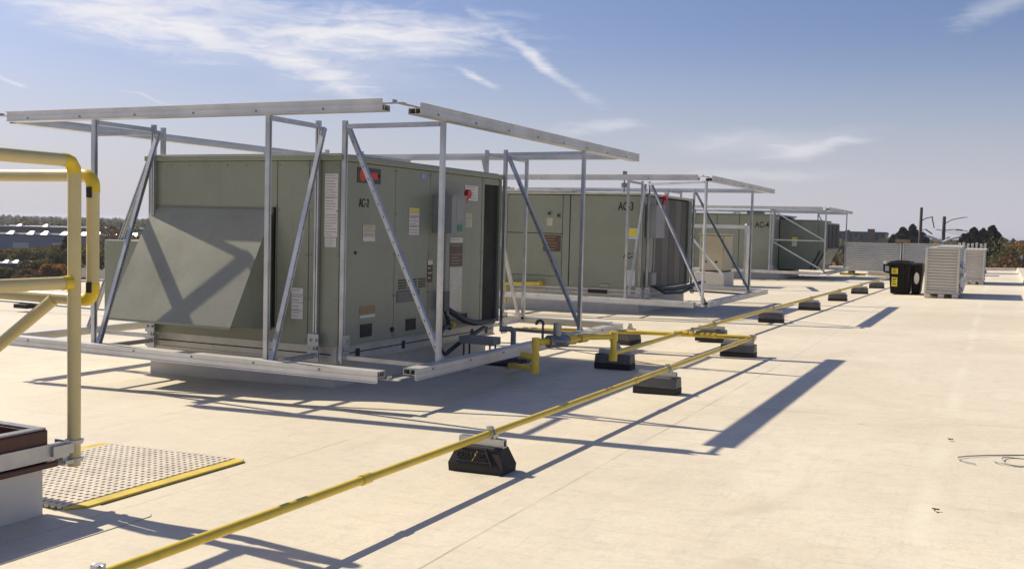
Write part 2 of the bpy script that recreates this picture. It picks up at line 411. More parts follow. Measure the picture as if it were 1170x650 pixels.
# ------------------------------------------------------------------ ground and roof
GZ = -10.
n = 48; m = MB(); m.add([(0, 0, GZ)]+[(7000*math.cos(2*math.pi*i/n), 7000*math.sin(2*math.pi*i/n), GZ) for i in range(n)], [(0, i+1, (i+1) % n+1) for i in range(n)])
g = m.build('ground', 'ground'); g['kind'] = 'structure'
m = MB(); m.prism([(-21.2, GZ+.02), (.95, GZ+.02), (.95, rz(.95)), (-21.2, rz(-21.2))], 1, -14, 42.7); g = m.build('roof_deck', 'roof'); g['kind'] = 'structure'
m = MB(); m.box(.62, .95, -14, 42.3, .0, .185); tag(m.build('roof_edge_curb', 'parapet', bevel=.02), 'low pale curb running along the right edge of the white roof', 'roof curb')
m = MB(); m.prism([(-21, -.55), (.6, .0), (.6, .16), (-21, -.39)], 1, 42.35, 42.68); tag(m.build('roof_edge_curb', 'parapet', bevel=.02), 'low pale curb across the far end of the white roof behind the louver stacks', 'roof curb')
m = MB(); m.box(-21.18, -20.95, -14, 42.34, -.6, -.42); tag(m.build('roof_edge_curb', 'parapet', bevel=.02), 'low pale curb along the left roof edge beyond the yellow railing', 'roof curb')

# ------------------------------------------------------------------ screen frames
def rail(axis, a0, a1, c, z, out, flip=1, dep=.09):
    """roll-formed rail: a hollow channel with a taller outer face; axis 0 runs along x at y=c, axis 1 along y at x=c"""
    m = MB(); h = .0355
    def bx(o0, o1, z0, z1, e=0.):
        q = sorted((c+out*o0, c+out*o1)); zz = sorted((z+flip*z0, z+flip*z1))
        if axis == 0: m.box(a0+e, a1-e, q[0], q[1], *zz)
        else: m.box(q[0], q[1], a0+e, a1-e, *zz)
    d = dep/2
    bx(d-.005, d, -h, h-.005)                 # outer face, full height
    bx(d, d+.012, -h, -h+.005)                # edge lip
    bx(d, d+.005, -.002, .004)                # pressed rib
    bx(-d, d+.006, h-.005, h)                 # channel flange
    bx(-d, d-.005, -.004, .001)               # second flange
    bx(-d, -d+.005, .001, h-.005)             # inner web
    bx(-.003, .002, .001, h-.005, .012)       # middle web
    q = a0+.22; m.mat(1)
    while q < a1-.1:                          # bolt heads along the outer face
        b0, b1 = (c+out*d, c+out*(d+.006))
        m.tube([(q, b0, z+flip*.016), (q, b1, z+flip*.016)] if axis == 0 else [(b0, q, z+flip*.016), (b1, q, z+flip*.016)], .007, 6)
        q += .52
    m.mat(0)
    return m
def frame(label, X0, X1, Y0, Y1, zb, zt, brackets, Ytop=None, knee=False):
    t = thing('equipment_screen_frame', label, 'screen frame', ((X0+X1)/2, (Y0+Y1)/2, 0), 'unfinished metal screen frames around the rooftop units')
    g = .085; gs = .19; Yt = Ytop or Y1
    for z, nm, yy in ((zt, 'top_rail', Yt), (zb, 'bottom_rail', Y1)):
        fl = -1 if nm == 'top_rail' else 1
        rail(0, X0+g, X1-g, Y0, z, -1, fl).build(nm, ['alu', 'steel'], t)
        rail(1, Y0+gs, yy-g*.3, X1, z, 1, fl).build(nm, ['alu', 'steel'], t)
        rail(0, X0+g, X1-g, Y1, z, 1, fl).build(nm, ['alu', 'steel'], t)
        rail(1, Y0+g, Y1-g, X0, z, -1, fl).build(nm, ['alu', 'steel'], t)
        for (cx, sx) in ((X0, -1), (X1, 1)):
            for (cy, sy) in ((Y0, -1), (Y1, 1)):
                m = MB(); zz = z-fl*.012
                m.box(cx-.15, cx+.045, cy-.022, cy+.022, zz-.002, zz+.002) if sx > 0 else m.box(cx-.045, cx+.15, cy-.022, cy+.022, zz-.002, zz+.002)
                m.box(cx-.022, cx+.022, cy+.0225, cy+.26, zz-.002, zz+.002) if sy < 0 else m.box(cx-.022, cx+.022, cy-.26, cy-.0225, zz-.002, zz+.002)
                m.box(cx-.03, cx-.02, cy-.02, cy+.02, zz+.0025, zz+.02)
                m.build('corner_plate', 'base', t)
    W = .030
    for (ox, oy, ix, iy, kind) in brackets:
        d = Vector((ox-ix, oy-iy, 0)).normalized(); side = Vector((-d.y, d.x, 0))
        o2 = Vector((ox, oy, 0)); i2 = Vector((ix, iy, 0)); Z = Vector((0, 0, 1))
        op = o2-d*.03
        MB().channel(op+Z*(zb-.02), op+Z*(zt-.03), W, side).build('outer_post', 'galv', t)
        MB().channel(i2+Z*(zb-.03), i2+Z*(zt-.01), W, d).build('inner_post', 'galv', t)
        ar = MB().channel(i2+d*.022+Z*(zt-.05), op-d*.022+Z*(zt-.05), W, (0, 0, 1)); ar.build('top_arm', 'galv', t)
        MB().channel(i2+d*.022+Z*(zb+.0), op-d*.022+Z*(zb+.0), W, (0, 0, 1)).build('bottom_arm', 'galv', t)
        sh = side*.046
        if kind == 'diag':
            pa, pb = i2+sh+Z*(zt-.06), op+sh+Z*(zb+.03); mm = MB().channel(pa, pb, W, side); mm.mat(1); dn = (pb-pa).normalized(); nv = side-dn*side.dot(dn); nv.normalize()
            for f in [.06+.055*i for i in range(17)]:
                for sg in (-1, 1): qq = pa.lerp(pb, f)+nv*sg*(W/2); mm.bar(qq-dn*.008, qq+dn*.008, .006, .0014, nv)
            mm.build('diagonal_brace', ['galv', 'conduit'], t)
        else:
            zm = (zb+zt)/2
            MB().channel(i2+sh+Z*(zt-.08), op+sh+Z*zm, W, side).build('diagonal_brace', 'galv', t)
            MB().channel(i2+sh+Z*(zm-.05), op+sh+Z*(zb+.05), W, side).build('diagonal_brace', 'galv', t)
            MB().channel(i2+d*.022+Z*zm, op-d*.022+Z*zm, W, (0, 0, 1)).build('middle_arm', 'galv', t)
        for q in (i2+d*.028+Z*(zb+.11), i2+d*.028+Z*(zb+.0)):
            m = MB(); s_ = side*.045
            m.bar(q-s_, q+s_, .012, .085); m.bar(q-s_*.5, q-s_*.5+d*.02, .018, .018); m.bar(q+s_*.5, q+s_*.5+d*.02, .018, .018)
            m.build('bolted_bracket', 'galv', t)
    return t
site(1.07, -.084)
XL2, XR2, YF2, YB2 = -6.72, -3.30, 5.32, 9.45
frame('largest and nearest bare metal screen frame, around the unit marked AC-2', XL2, XR2, YF2, YB2, .265, 1.915,
      [(-5.83, YF2, -5.84, 5.925, 'diag'), (-4.29, YF2, -4.32, 5.925, 'diag'), (XR2, 5.93, -4.122, 5.96, 'diag'), (XR2, 8.46, -4.122, 8.52, 'diag'),
       (-5.7, YB2, -5.7, 8.53, 'diag'), (-4.32, YB2, -4.32, 8.53, 'diag'), (XL2, 6.13, -5.945, 6.13, 'diag'), (XL2, 8.3, -5.945, 8.3, 'diag')], Ytop=9.78)
XL3, XR3, YF3, YB3 = -8.2, -3.50, 13.22, 17.35
frame('middle bare metal screen frame, around the unit marked AC-3', XL3, XR3, YF3, YB3, .24, 1.91,
      [(-4.56, YF3, -4.60, 13.97, 'diag'), (-6.9, YF3, -6.9, 13.97, 'diag'), (XR3, 13.36, -4.53, 14.06, 'diag'), (XR3, 16.2, -4.53, 16.45, 'diag'),
       (-5.0, YB3, -5.0, 16.55, 'diag'), (-7.0, YB3, -7.0, 16.55, 'diag')], Ytop=17.6)
site(1.12, -.144)
XL4, XR4, YF4, YB4 = -8.4, -3.80, 25.65, 30.1
frame('farthest bare metal screen frame, around the green unit marked AC-4', XL4, XR4, YF4, YB4, .27, 1.845,
      [(XR4, 25.85, -5.13, 26.05, 'knee'), (-5.12, YF4, -5.16, 26.17, 'diag'), (-7.2, YF4, -7.2, 26.17, 'diag'), (XR4, 29.6, -4.6, 29.6, 'diag'), (-6.9, YB4, -6.9, 29.5, 'diag')], Ytop=30.25)

# ------------------------------------------------------------------ unit AC-2
site(1.07, -.084)
G_AC = 'rooftop air conditioners on curbs'
def curb(label, x0, x1, y0, y1, h):
    m = MB(); m.prism([(x0, -.25), (x1, -.25), (x1-.012, h), (x0+.012, h)], 1, y0, y1)
    return tag(m.build('roof_curb', 'curb', bevel=.012), label, 'roof curb', 'membrane wrapped curbs under the units')
def skin(m, axis, c, out, segs, z0, z1, t=.014, gap=.006):
    """flat cabinet doors standing proud of the core with open joints"""
    for a, b in segs:
        q = sorted((c-out*.001, c+out*t))
        if axis == 'y': m.box(a+gap/2, b-gap/2, q[0], q[1], z0, z1)
        else: m.box(q[0], q[1], a+gap/2, b-gap/2, z0, z1)
def screws(m, axis, c, out, us, zs, r_=.007):
    for a in us:
        for z in zs:
            if axis == 'y': m.tube([(a, c, z), (a, c+out*.005, z)], r_, 6)
            else: m.tube([(c, a, z), (c+out*.005, a, z)], r_, 6)
def base_rail(parent, x0, x1, y0, y1, z0, z1, slots_x=(), slots_y=()):
    m = MB(); m.box(x0, x1, y0, y1, z0, z1)
    zm = (z0+z1)/2
    m.box(x0-.012, x1+.012, y0-.012, y1+.012, z1-.016, z1-.002); m.box(x0-.01, x1+.01, y0-.01, y1+.01, z0+.002, z0+.014)
    m.mat(1)
    m.box(x0+.05, x1-.05, y0-.0025, y0+.001, zm-.004, zm+.004); m.box(x1-.001, x1+.0025, y0+.05, y1-.05, zm-.004, zm+.004)
    for a, b in slots_x: m.box(a, b, y0-.004, y0+.001, zm-.03, zm+.025)
    for a, b in slots_y: m.box(x1-.001, x1+.004, a, b, zm-.035, zm+.025)
    return m.build('base_rail', ['base', 'black'], parent)

curb('pale curb under the air conditioner marked AC-2', -5.98, -4.22, 6.03, 8.42, .205)
u = thing('rooftop_air_conditioner', 'nearest olive air conditioner with big slanted intake hood, marked AC-2', 'air conditioner', (-5.03, 7.2, .206), G_AC)
X1, Y0, X0, Y1 = -4.15, 5.95, -5.92, 8.5
base_rail(u, X0+.03, X1-.03, Y0+.03, Y1-.03, .208, .33, slots_x=(), slots_y=((6.22, 6.27), (6.86, 6.9), (8.02, 8.06), (8.3, 8.34)))
m = MB(); m.mat(1).box(X0+.015, X1-.03, Y0+.015, Y1-.015, .331, 1.64).mat(0)
skin(m, 'y', Y0+.015, -1, [(X0, -4.69), (-4.69, -4.41), (-4.41, X1)], .332, 1.63)
skin(m, 'x', X1-.015, 1, [(Y0, 6.68), (6.68, 7.20), (7.20, 8.12)], .332, 1.63)
m.box(X1-.03, X1, 8.123, 8.165, .332, 1.63); m.box(X1-.03, X1-.001, 8.165, 8.46, 1.575, 1.63); m.box(X1-.03, X1-.001, 8.165, 8.46, .332, .36)
skin(m, 'x', X0+.015, -1, [(Y0, 7.2), (7.2, Y1)], .332, 1.63); skin(m, 'y', Y1-.015, 1, [(X0, -5.0), (-5.0, X1)], .332, 1.63)
m.mat(2); zs_ = [.36, .66, .97, 1.28, 1.60]
screws(m, 'y', Y0, -1, (-4.67, -4.43, -4.39, X1-.02), zs_); screws(m, 'x', X1, 1, (Y0+.02, 6.66, 6.70, 7.18, 7.22, 8.10, 8.145), zs_); screws(m, 'y', Y0, -1, [X0+.05+i*.18 for i in range(7)], [1.60])
m.build('cabinet', ['olive', 'seam', 'steel'], u, bevel=.004)
m = MB(); m.box(X0-.022, X1+.022, Y0-.022, Y1+.022, 1.632, 1.672); m.box(X0+.02, X1-.02, Y0+.02, Y1-.02, 1.672, 1.684); m.build('top_cover', 'olive', u, bevel=.006)
m = MB(); m.box(X1-.028, X1-.018, 8.168, 8.455, .362, 1.573)
for i in range(60):
    z = .37+i*.02; m.box(X1-.018, X1-.014, 8.17, 8.453, z, z+.006)
m.build('condenser_coil', 'coil', u)
m = MB(); m.box(X1-.06, X1+.004, 8.462, Y1+.006, .332, 1.63); m.build('corner_post', 'olive_dark', u, bevel=.004)
# intake hood
m = MB(); hx0, hx1 = -5.87, -4.72
th = .012
m.add([(hx0, 5.949, 1.29), (hx1, 5.949, 1.29), (hx1, 5.5, .47), (hx0, 5.5, .47), (hx0, 5.949, 1.27), (hx1, 5.949, 1.27), (hx1, 5.515, .475), (hx0, 5.515, .475)],
      [(0, 1, 2, 3), (4, 7, 6, 5), (0, 3, 7, 4), (1, 5, 6, 2), (3, 2, 6, 7), (0, 4, 5, 1)])
m.box(hx0, hx1, 5.497, 5.51, .452, .47)
m.box(hx0, hx1, 5.940, 5.949, 1.29, 1.292)
m.mat(1)
for xx in (hx0+.002, hx1-.012): m.prism([(5.947, 1.27), (5.515, .472), (5.947, .415)], 0, xx, xx+.01)
hood = sub(m.build('intake_hood', ['hood', 'olive'], u), u)
m = MB(); m.add([(hx0+.014, 5.53, .468), (hx1-.014, 5.53, .468), (hx1-.014, 5.94, .424), (hx0+.014, 5.94, .424)], [(0, 1, 2, 3)]); m.build('filter_screen', 'coil', hood)
m = MB(); m.box(-4.712, -4.698, 5.928, 5.948, .44, 1.30); m.build('hood_trim', 'black', u)
# relief hood on the far side
m = MB(); m.prism([(5.99, 1.02), (8.2, 1.02), (8.2, .42), (5.99, .42)], 0, -6.42, X0-.003); m.build('relief_hood', 'olive', u, bevel=.008)
# front print
m = MB(); m.box(-5.93, -5.86, 5.955, 6.02, .20, .332); m.build('corner_foot', 'base', u, bevel=.004)
label_y(u, 'instruction_sheet', Y0-.0005, -4.275, -4.165, 1.10, 1.54, n=22, bands=((.30, .31, 1), (.62, .63, 1)))
label_y(u, 'instruction_sheet', Y0-.0005, -4.27, -4.175, 1.03, 1.095, n=4)
label_y(u, 'instruction_sheet', Y0-.0005, -4.55, -4.45, .51, .73, n=9, bands=((.26, .28, 1), (.52, .54, 1), (.78, .8, 1)))
# side print and fittings
XS = X1+.0005
m = MB(); m.box(XS, XS+.004, 6.16, 6.46, 1.49, 1.60); m.mat(1).tube([(XS+.004, 6.225, 1.545), (XS+.0055, 6.225, 1.545)], .045, 16)
m.box(XS+.004, XS+.0055, 6.33, 6.42, 1.52, 1.57); m.mat(2).tube([(XS+.004, 6.435, 1.55), (XS+.012, 6.435, 1.55)], .012, 10)
m.build('warning_plate', ['conduit', 'redsign', 'black'], u)
text('stencil_lettering', 'AC\u20132', .088, (XS+.001, 6.185, 1.318), (0, 1, 0), (0, 0, 1), 'black', u, sx=.62, bold=.0)
label_x(u, 'warning_label', XS, 6.24, 6.40, 1.07, 1.19, ('cream', 'print', 'white'), 6, ((.30, .33, 1), (.62, .65, 1), (0.02, .28, 2)))
label_x(u, 'warning_label', XS, 6.88, 7.03, 1.12, 1.33, ('white', 'print', 'red', 'yellowlabel'), 9, ((.33, .35, 2), (.66, .68, 2), (.86, .97, 3)))
label_x(u, 'warning_label', XS, 7.79, 8.03, 1.42, 1.55, n=5)
label_x(u, 'warning_label', XS, 7.80, 7.93, 1.19, 1.31, ('cream', 'print', 'white'), 6, ((.33, .35, 1), (.66, .68, 1)))
label_x(u, 'warning_label', XS, 7.18, 7.26, .74, .92, ('brownlabel', 'cream', 'white'), 4, ((.78, .99, 2),))
label_x(u, 'rating_plate', XS, 7.55, 7.77, .86, 1.05, ('brownlabel', 'print'), 7)
label_x(u, 'rating_plate', XS, 7.55, 7.77, 1.06, 1.10, n=1)
label_x(u, 'rating_plate', XS, 7.55, 7.77, .47, .85, ('base', 'print'), 0)
label_x(u, 'faded_sticker', XS, 6.22, 6.42, .545, .60, ('orange', 'cream'), 2); label_x(u, 'faded_sticker', XS, 6.22, 6.42, .515, .535, n=0)
label_x(u, 'emblem_sticker', XS, 7.05, 7.13, 1.56, 1.605, ('bluesticker', 'white'), 2)
label_x(u, 'info_plate', XS, 6.72, 7.06, .60, .695, ('coilpale', 'print'), 5)
m = MB()
for i in range(4):
    for a, b in ((6.74, 6.86), (6.89, 7.01), (7.04, 7.15)): m.box(XS-.001, XS+.003, a, b, .705+i*.02, .715+i*.02)
m.build('vent_louver', 'black', u)
for a, b, z0, z1 in ((6.23, 6.38, .375, .47), (6.86, 7.01, .375, .465), (7.77, 7.88, .385, .45)):
    m = MB(); m.box(XS-.001, XS+.003, a, b, z0, z1); m.mat(1).box(XS+.003, XS+.006, a-.008, b+.008, z1, z1+.008); m.build('knockout_opening', ['black', 'olive'], u)
m = MB(); m.tube([(XS, 6.15, .99), (XS+.006, 6.15, .99)], .012, 10); m.build('screw_plug', 'black', u)
m = MB(); m.tube([(XS, 6.66, .40), (XS+.01, 6.66, .40)], .02, 10); m.build('screw_plug', 'black', u)
# switch box
m = MB(); bx0, bx1 = X1+.001, X1+.175
m.box(bx0, bx1, 7.25, 7.49, 1.14, 1.435); m.box(bx0, bx1+.012, 7.24, 7.50, 1.435, 1.447)
m.mat(1).box(bx1, bx1+.002, 7.33, 7.45, 1.24, 1.40); m.mat(2).box(bx1+.0005, bx1+.0025, 7.34, 7.43, 1.155, 1.21)
sw = sub(m.build('switch_box', ['box', 'pvc', 'green'], u, bevel=.005), u)
m = MB(); m.bar((X1+.10, 7.53, 1.33), (X1+.10, 7.66, 1.47), .045, .026, (1, 0, 0)); m.tube([(X1+.085, 7.655, 1.47), (X1+.12, 7.655, 1.47)], .036, 14); m.mat(1).tube([(X1+.08, 7.492, 1.31), (X1+.08, 7.54, 1.31)], .022, 12); m.bar((X1+.06, 7.525, 1.14), (X1+.06, 7.525, 1.3), .03, .02, (1, 0, 0))
m.build('red_lever', ['red', 'box'], sw, smooth=True)
m = MB(); m.tube([(X1+.06, 7.36, 1.14), (X1+.06, 7.36, .75), (X1+.05, 7.38, .62), (X1+.05, 7.44, .46)], .016, 10); m.build('conduit', 'pvc', sw, smooth=True)
m = MB(); m.box(X1+.001, X1+.07, 7.34, 7.44, .50, .66); m.build('junction_box', 'conduit', u, bevel=.004)
m = MB()
def arc(c, r, a0, a1, e1, e2, n=14):
    c, e1, e2 = Vector(c), Vector(e1), Vector(e2)
    return [c+e1*r*math.cos(R(a0+(a1-a0)*i/n))+e2*r*math.sin(R(a0+(a1-a0)*i/n)) for i in range(n+1)]
m.tube([(X1+.04, 7.42, .5), (X1+.05, 7.45, .42)]+arc((X1+.12, 7.30, .27), .11, 60, 300, (0, 1, 0), (0, 0, 1))+[(X1+.16, 7.5, .25), (X1+.18, 7.7, .30), (X1+.16, 7.9, .33)], .018, 10)
m.build('flexible_conduit', 'conduit', u, smooth=True)
m = MB(); m.tube([(X1+.05, 7.46, .50), (X1+.09, 7.52, .46), (X1+.11, 7.62, .41), (X1+.12, 7.80, .375), (X1+.13, 8.12, .365)], .026, 10); m.build('insulated_pipe', 'conduit', u, smooth=True)
m = MB(); m.tube([(X1+.0, 7.55, .375), (X1+.06, 7.55, .375)], .022, 12); m.tube([(X1+.03, 7.55, .35), (X1+.03, 7.55, .40)], .024, 10); m.build('gas_cock', 'pipe', u, smooth=True)
# condensate drain, standing on the roof beside the unit
d = thing('condensate_trap', 'grey condensate drain trap with round cap on thin legs beside the nearest unit', 'drain trap', (-3.72, 7.62, 0))
m = MB(); m.box(-3.98, -3.66, 7.42, 7.56, .24, .30); m.build('drain_pan', 'pvc', d, bevel=.006)
for q in ((-3.94, 7.44), (-3.70, 7.44), (-3.94, 7.54), (-3.70, 7.54)):
    m = MB(); m.tube([(q[0], q[1], .0), (q[0], q[1], .24)], .008, 8); m.build('leg', 'conduit', d)
m = MB(); m.tube([(-3.70, 7.62, .36), (-3.62, 7.66, .36), (-3.60, 7.67, .34), (-3.60, 7.67, .02)], .024, 12); m.build('drain_pipe', 'pvc', d, smooth=True)
m = MB(); m.tube([(-3.60, 7.69, .13), (-3.52, 7.80, .13)], .062, 18); m.tube([(-3.56, 7.745, .13), (-3.565, 7.75, .13)], .066, 18); m.build('round_cap', 'pvc', d, smooth=True)
m = MB(); m.box(-3.86, -3.6, 7.58, 7.66, .004, .07); m.build('foot_block', 'rubber', d, bevel=.008)

b = thing('rail_support_pad', 'pale paver with rubber pad under the bottom rail of the nearest frame', 'support block', (-3.60, 7.42, 0))
m = MB(); m.box(-3.80, -3.46, 7.26, 7.62, .002, .10); m.build('paver', 'curb', b, bevel=.008)
m = MB(); m.box(-3.70, -3.44, 7.28, 7.60, .101, .125); m.build('rubber_pad', 'rubber', b, bevel=.004)

# ------------------------------------------------------------------ unit AC-3
curb('long pale curb under the air conditioner marked AC-3', -7.55, -4.62, 14.06, 16.4, .25)
u = thing('rooftop_air_conditioner', 'middle olive air conditioner with dark coil end, marked AC-3', 'air conditioner', (-6.1, 15.2, .252), G_AC)
X1, X0, Y0, Y1, zt = -4.575, -7.62, 14.0, 16.47, 1.70
base_rail(u, X0+.03, X1-.03, Y0+.03, Y1-.03, .253, .355, slots_x=((-5.4, -5.1),))
m = MB(); m.mat(1).box(X0+.015, X1-.05, Y0+.015, Y1-.015, .356, zt).mat(0)
skin(m, 'y', Y0+.015, -1, [(-7.6, -6.72)], .36, zt-.01); skin(m, 'y', Y0+.015, -1, [(-6.72, -5.82)], 1.13, zt-.01); skin(m, 'y', Y0+.015, -1, [(-6.72, -5.82)], .50, 1.12); skin(m, 'y', Y0+.015, -1, [(-6.72, -5.82)], .36, .493)
skin(m, 'y', Y0+.015, -1, [(-5.82, -5.70)], .36, zt-.01, .02, .016); skin(m, 'y', Y0+.015, -1, [(-5.70, X1+.004)], .36, zt-.01, .014, .012)
skin(m, 'x', X0+.015, -1, [(Y0, 15.2), (15.2, Y1)], .36, zt-.01); skin(m, 'y', Y1-.015, 1, [(X0, -6.0), (-6.0, X1)], .36, zt-.01)
skin(m, 'x', X1-.012, 1, [(Y0+.012, 14.55)], .36, zt-.01)
m.mat(2); zs_ = [.40, .72, 1.04, 1.36, 1.66]
screws(m, 'y', Y0, -1, (-6.70, -5.85, -5.66, X1-.03), zs_, .008); screws(m, 'y', Y0, -1, [-5.6+i*.25 for i in range(5)], [.39, 1.665], .008)
m.build('cabinet', ['olive', 'seam', 'steel'], u, bevel=.005)
m = MB(); m.box(X0-.03, X1+.03, Y0-.03, Y1+.03, zt+.002, zt+.035); m.box(X0-.03, -5.66, Y0-.032, Y1+.032, zt+.036, zt+.062); m.build('top_cover', 'base', u, bevel=.006)
m = MB()
for i, (a, bb_, mi) in enumerate(((14.56, 14.95, 0), (14.96, 15.30, 1), (15.31, 15.62, 0), (15.63, 15.95, 1), (15.96, 16.28, 0))):
    m.mat(mi).box(X1-.045, X1-.02, a, bb_, .37, zt-.02)
    for j in range(26): m.box(X1-.02, X1-.012, a+.01, bb_-.01, .39+j*.05, .41+j*.05)
m.build('condenser_coil', ['coilbrown', 'coilpale'], u)
m = MB(); m.box(X1-.05, X1+.012, 16.29, Y1+.006, .36, zt-.005); m.build('corner_post', 'olive_dark', u, bevel=.004)
text('stencil_lettering', 'AC-3', .165, (-4.96, Y0-.0015, 1.485), (1, 0, 0), (0, 0, 1), 'black', u, sx=.64, bold=.003)
text('stencil_lettering', 'AC-3', .11, (-4.86, Y0-.0015, .80), (1, 0, 0), (0, 0, 1), 'black', u, sx=.72, bold=.003)
for xx, zz in ((-6.03, 1.42), (-5.88, 1.39)):
    m = MB(); m.tube([(xx, Y0+.001, zz), (xx, Y0-.012, zz)], .036, 16); m.mat(1).tube([(xx, Y0-.012, zz), (xx, Y0-.014, zz)], .022, 14); m.build('sight_port', ['olive_dark', 'black'], u)
label_y(u, 'warning_label', Y0-.001, -6.07, -5.98, 1.24, 1.35, ('cream', 'print', 'yellowlabel'), 5)
label_y(u, 'rating_plate', Y0-.001, -6.12, -5.84, .86, 1.10, ('brownlabel', 'orange', 'white'), 5)
label_y(u, 'warning_label', Y0-.001, -4.79, -4.66, 1.08, 1.23, ('white', 'print', 'yellowlabel'), 4, ((.3, .9, 2),))
label_y(u, 'instruction_sheet', Y0-.001, -4.80, -4.68, .41, .63, n=8)
m = MB(); m.bar((-5.95, Y0-.02, .72), (-5.93, Y0-.02, .60), .05, .03); m.build('door_latch', 'olive_dark', u)
m = MB(); m.tube([(-5.2, Y0-.02, .40), (-5.06, Y0-.02, .40)], .012, 8); m.build('door_latch', 'base', u)
m = MB(); m.box(X1+.004, X1+.16, 14.08, 14.5, 1.10, 1.56); m.box(X1+.004, X1+.18, 14.07, 14.51, 1.56, 1.572); sw = sub(m.build('switch_box', ['box'], u, bevel=.006), u)
m = MB(); m.bar((X1+.09, 14.52, 1.50), (X1+.09, 14.70, 1.70), .04, .03, (1, 0, 0)); m.tube([(X1+.07, 14.69, 1.69), (X1+.12, 14.69, 1.69)], .045, 12); m.build('red_lever', 'red', sw, smooth=True)
m = MB(); m.tube([(X1+.07, 14.3, 1.10), (X1+.07, 14.3, .7), (X1+.06, 14.25, .5)], .018, 10); m.build('conduit', 'pvc', sw, smooth=True)
m = MB(); m.box(X1+.01, X1+.12, 14.12, 14.3, .42, .60); m.build('junction_box', 'box', u, bevel=.005)
m = MB(); m.tube([(X1+.05, 14.2, .45), (X1+.16, 14.4, .36), (X1+.22, 14.9, .34), (X1+.28, 15.3, .36), (X1+.40, 15.9, .42)], .03, 10); m.tube([(X1+.06, 14.25, .42), (X1+.2, 14.5, .30), (X1+.3, 15.0, .29), (X1+.3, 15.6, .33)], .022, 10); m.build('flexible_conduit', 'conduit', u, smooth=True)
m = MB(); m.tube([(-6.15, Y0, .38), (-6.15, Y0-.07, .38), (-6.69, Y0-.07, .36), (-6.69, Y0-.07, .08)], .03, 12); m.tube([(-6.15, Y0-.06, .38), (-6.10, Y0-.075, .38)], .042, 12); m.build('gas_stub', 'pipe', u, smooth=True)
v_ = thing('wind_sensor_mast', 'small grey sensor mast with crossbar on top of the middle unit', 'sensor mast', (-5.23, 15.0, zt+.062))
m = MB(); m.tube([(-5.23, 15, zt+.036), (-5.23, 15, 2.06)], .013, 8); m.build('mast', 'steel', v_)
m = MB(); m.box(-5.34, -5.10, 14.98, 15.02, 2.03, 2.05); m.box(-5.25, -5.20, 14.97, 15.03, 2.05, 2.10); m.build('crossbar', 'steel', v_)
m = MB(); m.tube([(-5.23, 15, 1.85), (-5.23, 15, 1.92)], .05, 12); m.build('sensor_body', 'steel', v_)

site(1.08, -.096)
# ------------------------------------------------------------------ beige unit between AC-3 and AC-4
curb('small pale curb under the beige cabinet between the middle and far units', -6.1, -5.42, 22.35, 23.3, .33)
u = thing('rooftop_air_conditioner', 'small beige cabinet behind the middle screen frame', 'air conditioner', (-5.72, 22.8, .332), G_AC)
m = MB(); m.mat(1).box(-6.0, -5.47, 22.42, 23.2, .333, 1.14).mat(0); skin(m, 'y', 22.42, -1, [(-6.0, -5.47)], .36, 1.13); skin(m, 'x', -5.47, 1, [(22.41, 23.2)], .36, 1.13); m.build('cabinet', ['beige', 'seam'], u, bevel=.01)
m = MB(); m.box(-6.03, -5.44, 22.38, 23.23, 1.141, 1.165); m.build('top_cover', 'beige', u, bevel=.006)
for xx in (-5.86, -5.62):
    m = MB(); m.tube([(xx, 22.405, .55), (xx, 22.395, .55)], .025, 12); m.build('knockout_opening', 'black', u)
m = MB(); m.box(-5.98, -5.9, 22.399, 22.405, .9, .98); m.build('warning_label', 'print', u)
t_ = thing('small_support_frame', 'low pale metal frame standing around the small beige cabinet', 'metal frame', (-5.4, 21.9, 0))
for nm, p_, q_ in (('post', (-6.25, 21.7, .0), (-6.25, 21.7, 1.33)), ('post', (-4.78, 21.7, .0), (-4.78, 21.7, 1.33)), ('post', (-5.26, 23.6, .0), (-5.26, 23.6, 1.33)), ('post', (-6.25, 23.6, 0), (-6.25, 23.6, 1.33)),
                   ('beam', (-6.28, 21.655, 1.33), (-4.74, 21.655, 1.33)), ('beam', (-6.25, 21.68, 1.37), (-6.25, 23.62, 1.37)), ('beam', (-4.78, 21.68, 1.37), (-5.26, 23.62, 1.37)),
                   ('diagonal_brace', (-6.2, 21.72, 1.3), (-5.3, 21.74, .3)), ('diagonal_brace', (-5.3, 21.76, .95), (-4.8, 21.76, .12))):
    MB().channel(p_, q_, .045 if nm != 'beam' else .075, (0, 1, 0)).build(nm, 'alu', t_)

site(1.12, -.144)
# ------------------------------------------------------------------ unit AC-4
curb('pale curb under the far green air conditioner marked AC-4', -7.4, -5.0, 26.35, 29.3, .24)
u = thing('rooftop_air_conditioner', 'farthest green air conditioner with hooded end, marked AC-4', 'air conditioner', (-6.0, 27.8, .242), G_AC)
m = MB(); m.mat(1).box(-7.55, -5.20, 26.25, 29.4, .243, 1.65).mat(0)
skin(m, 'y', 26.25, -1, [(-7.55, -6.6), (-6.6, -6.02), (-6.02, -5.18)], .25, 1.66, .015, .012); skin(m, 'x', -5.2, 1, [(26.24, 27.14)], .25, 1.66)
m.build('cabinet', ['olive', 'seam'], u, bevel=.006)
m = MB(); m.box(-7.6, -5.15, 26.2, 29.45, 1.661, 1.70); m.box(-5.9, -5.5, 26.5, 26.8, 1.70, 1.78); m.build('top_cover', 'olive_dark', u, bevel=.006)
m = MB(); m.box(-5.17, -4.20, 27.15, 29.3, .30, 1.56); m.box(-5.16, -4.18, 27.12, 29.33, 1.561, 1.585); m.box(-4.72, -4.71, 27.145, 27.15, .32, 1.55); m.build('end_section', 'olive_dark', u, bevel=.006)  # face in shade: its shade is put into a darker green than the cabinet
m = MB(); m.prism([(-4.195, 1.52), (-3.96, 1.52), (-3.96, .82), (-4.195, .42)], 1, 27.16, 29.2); m.mat(1)
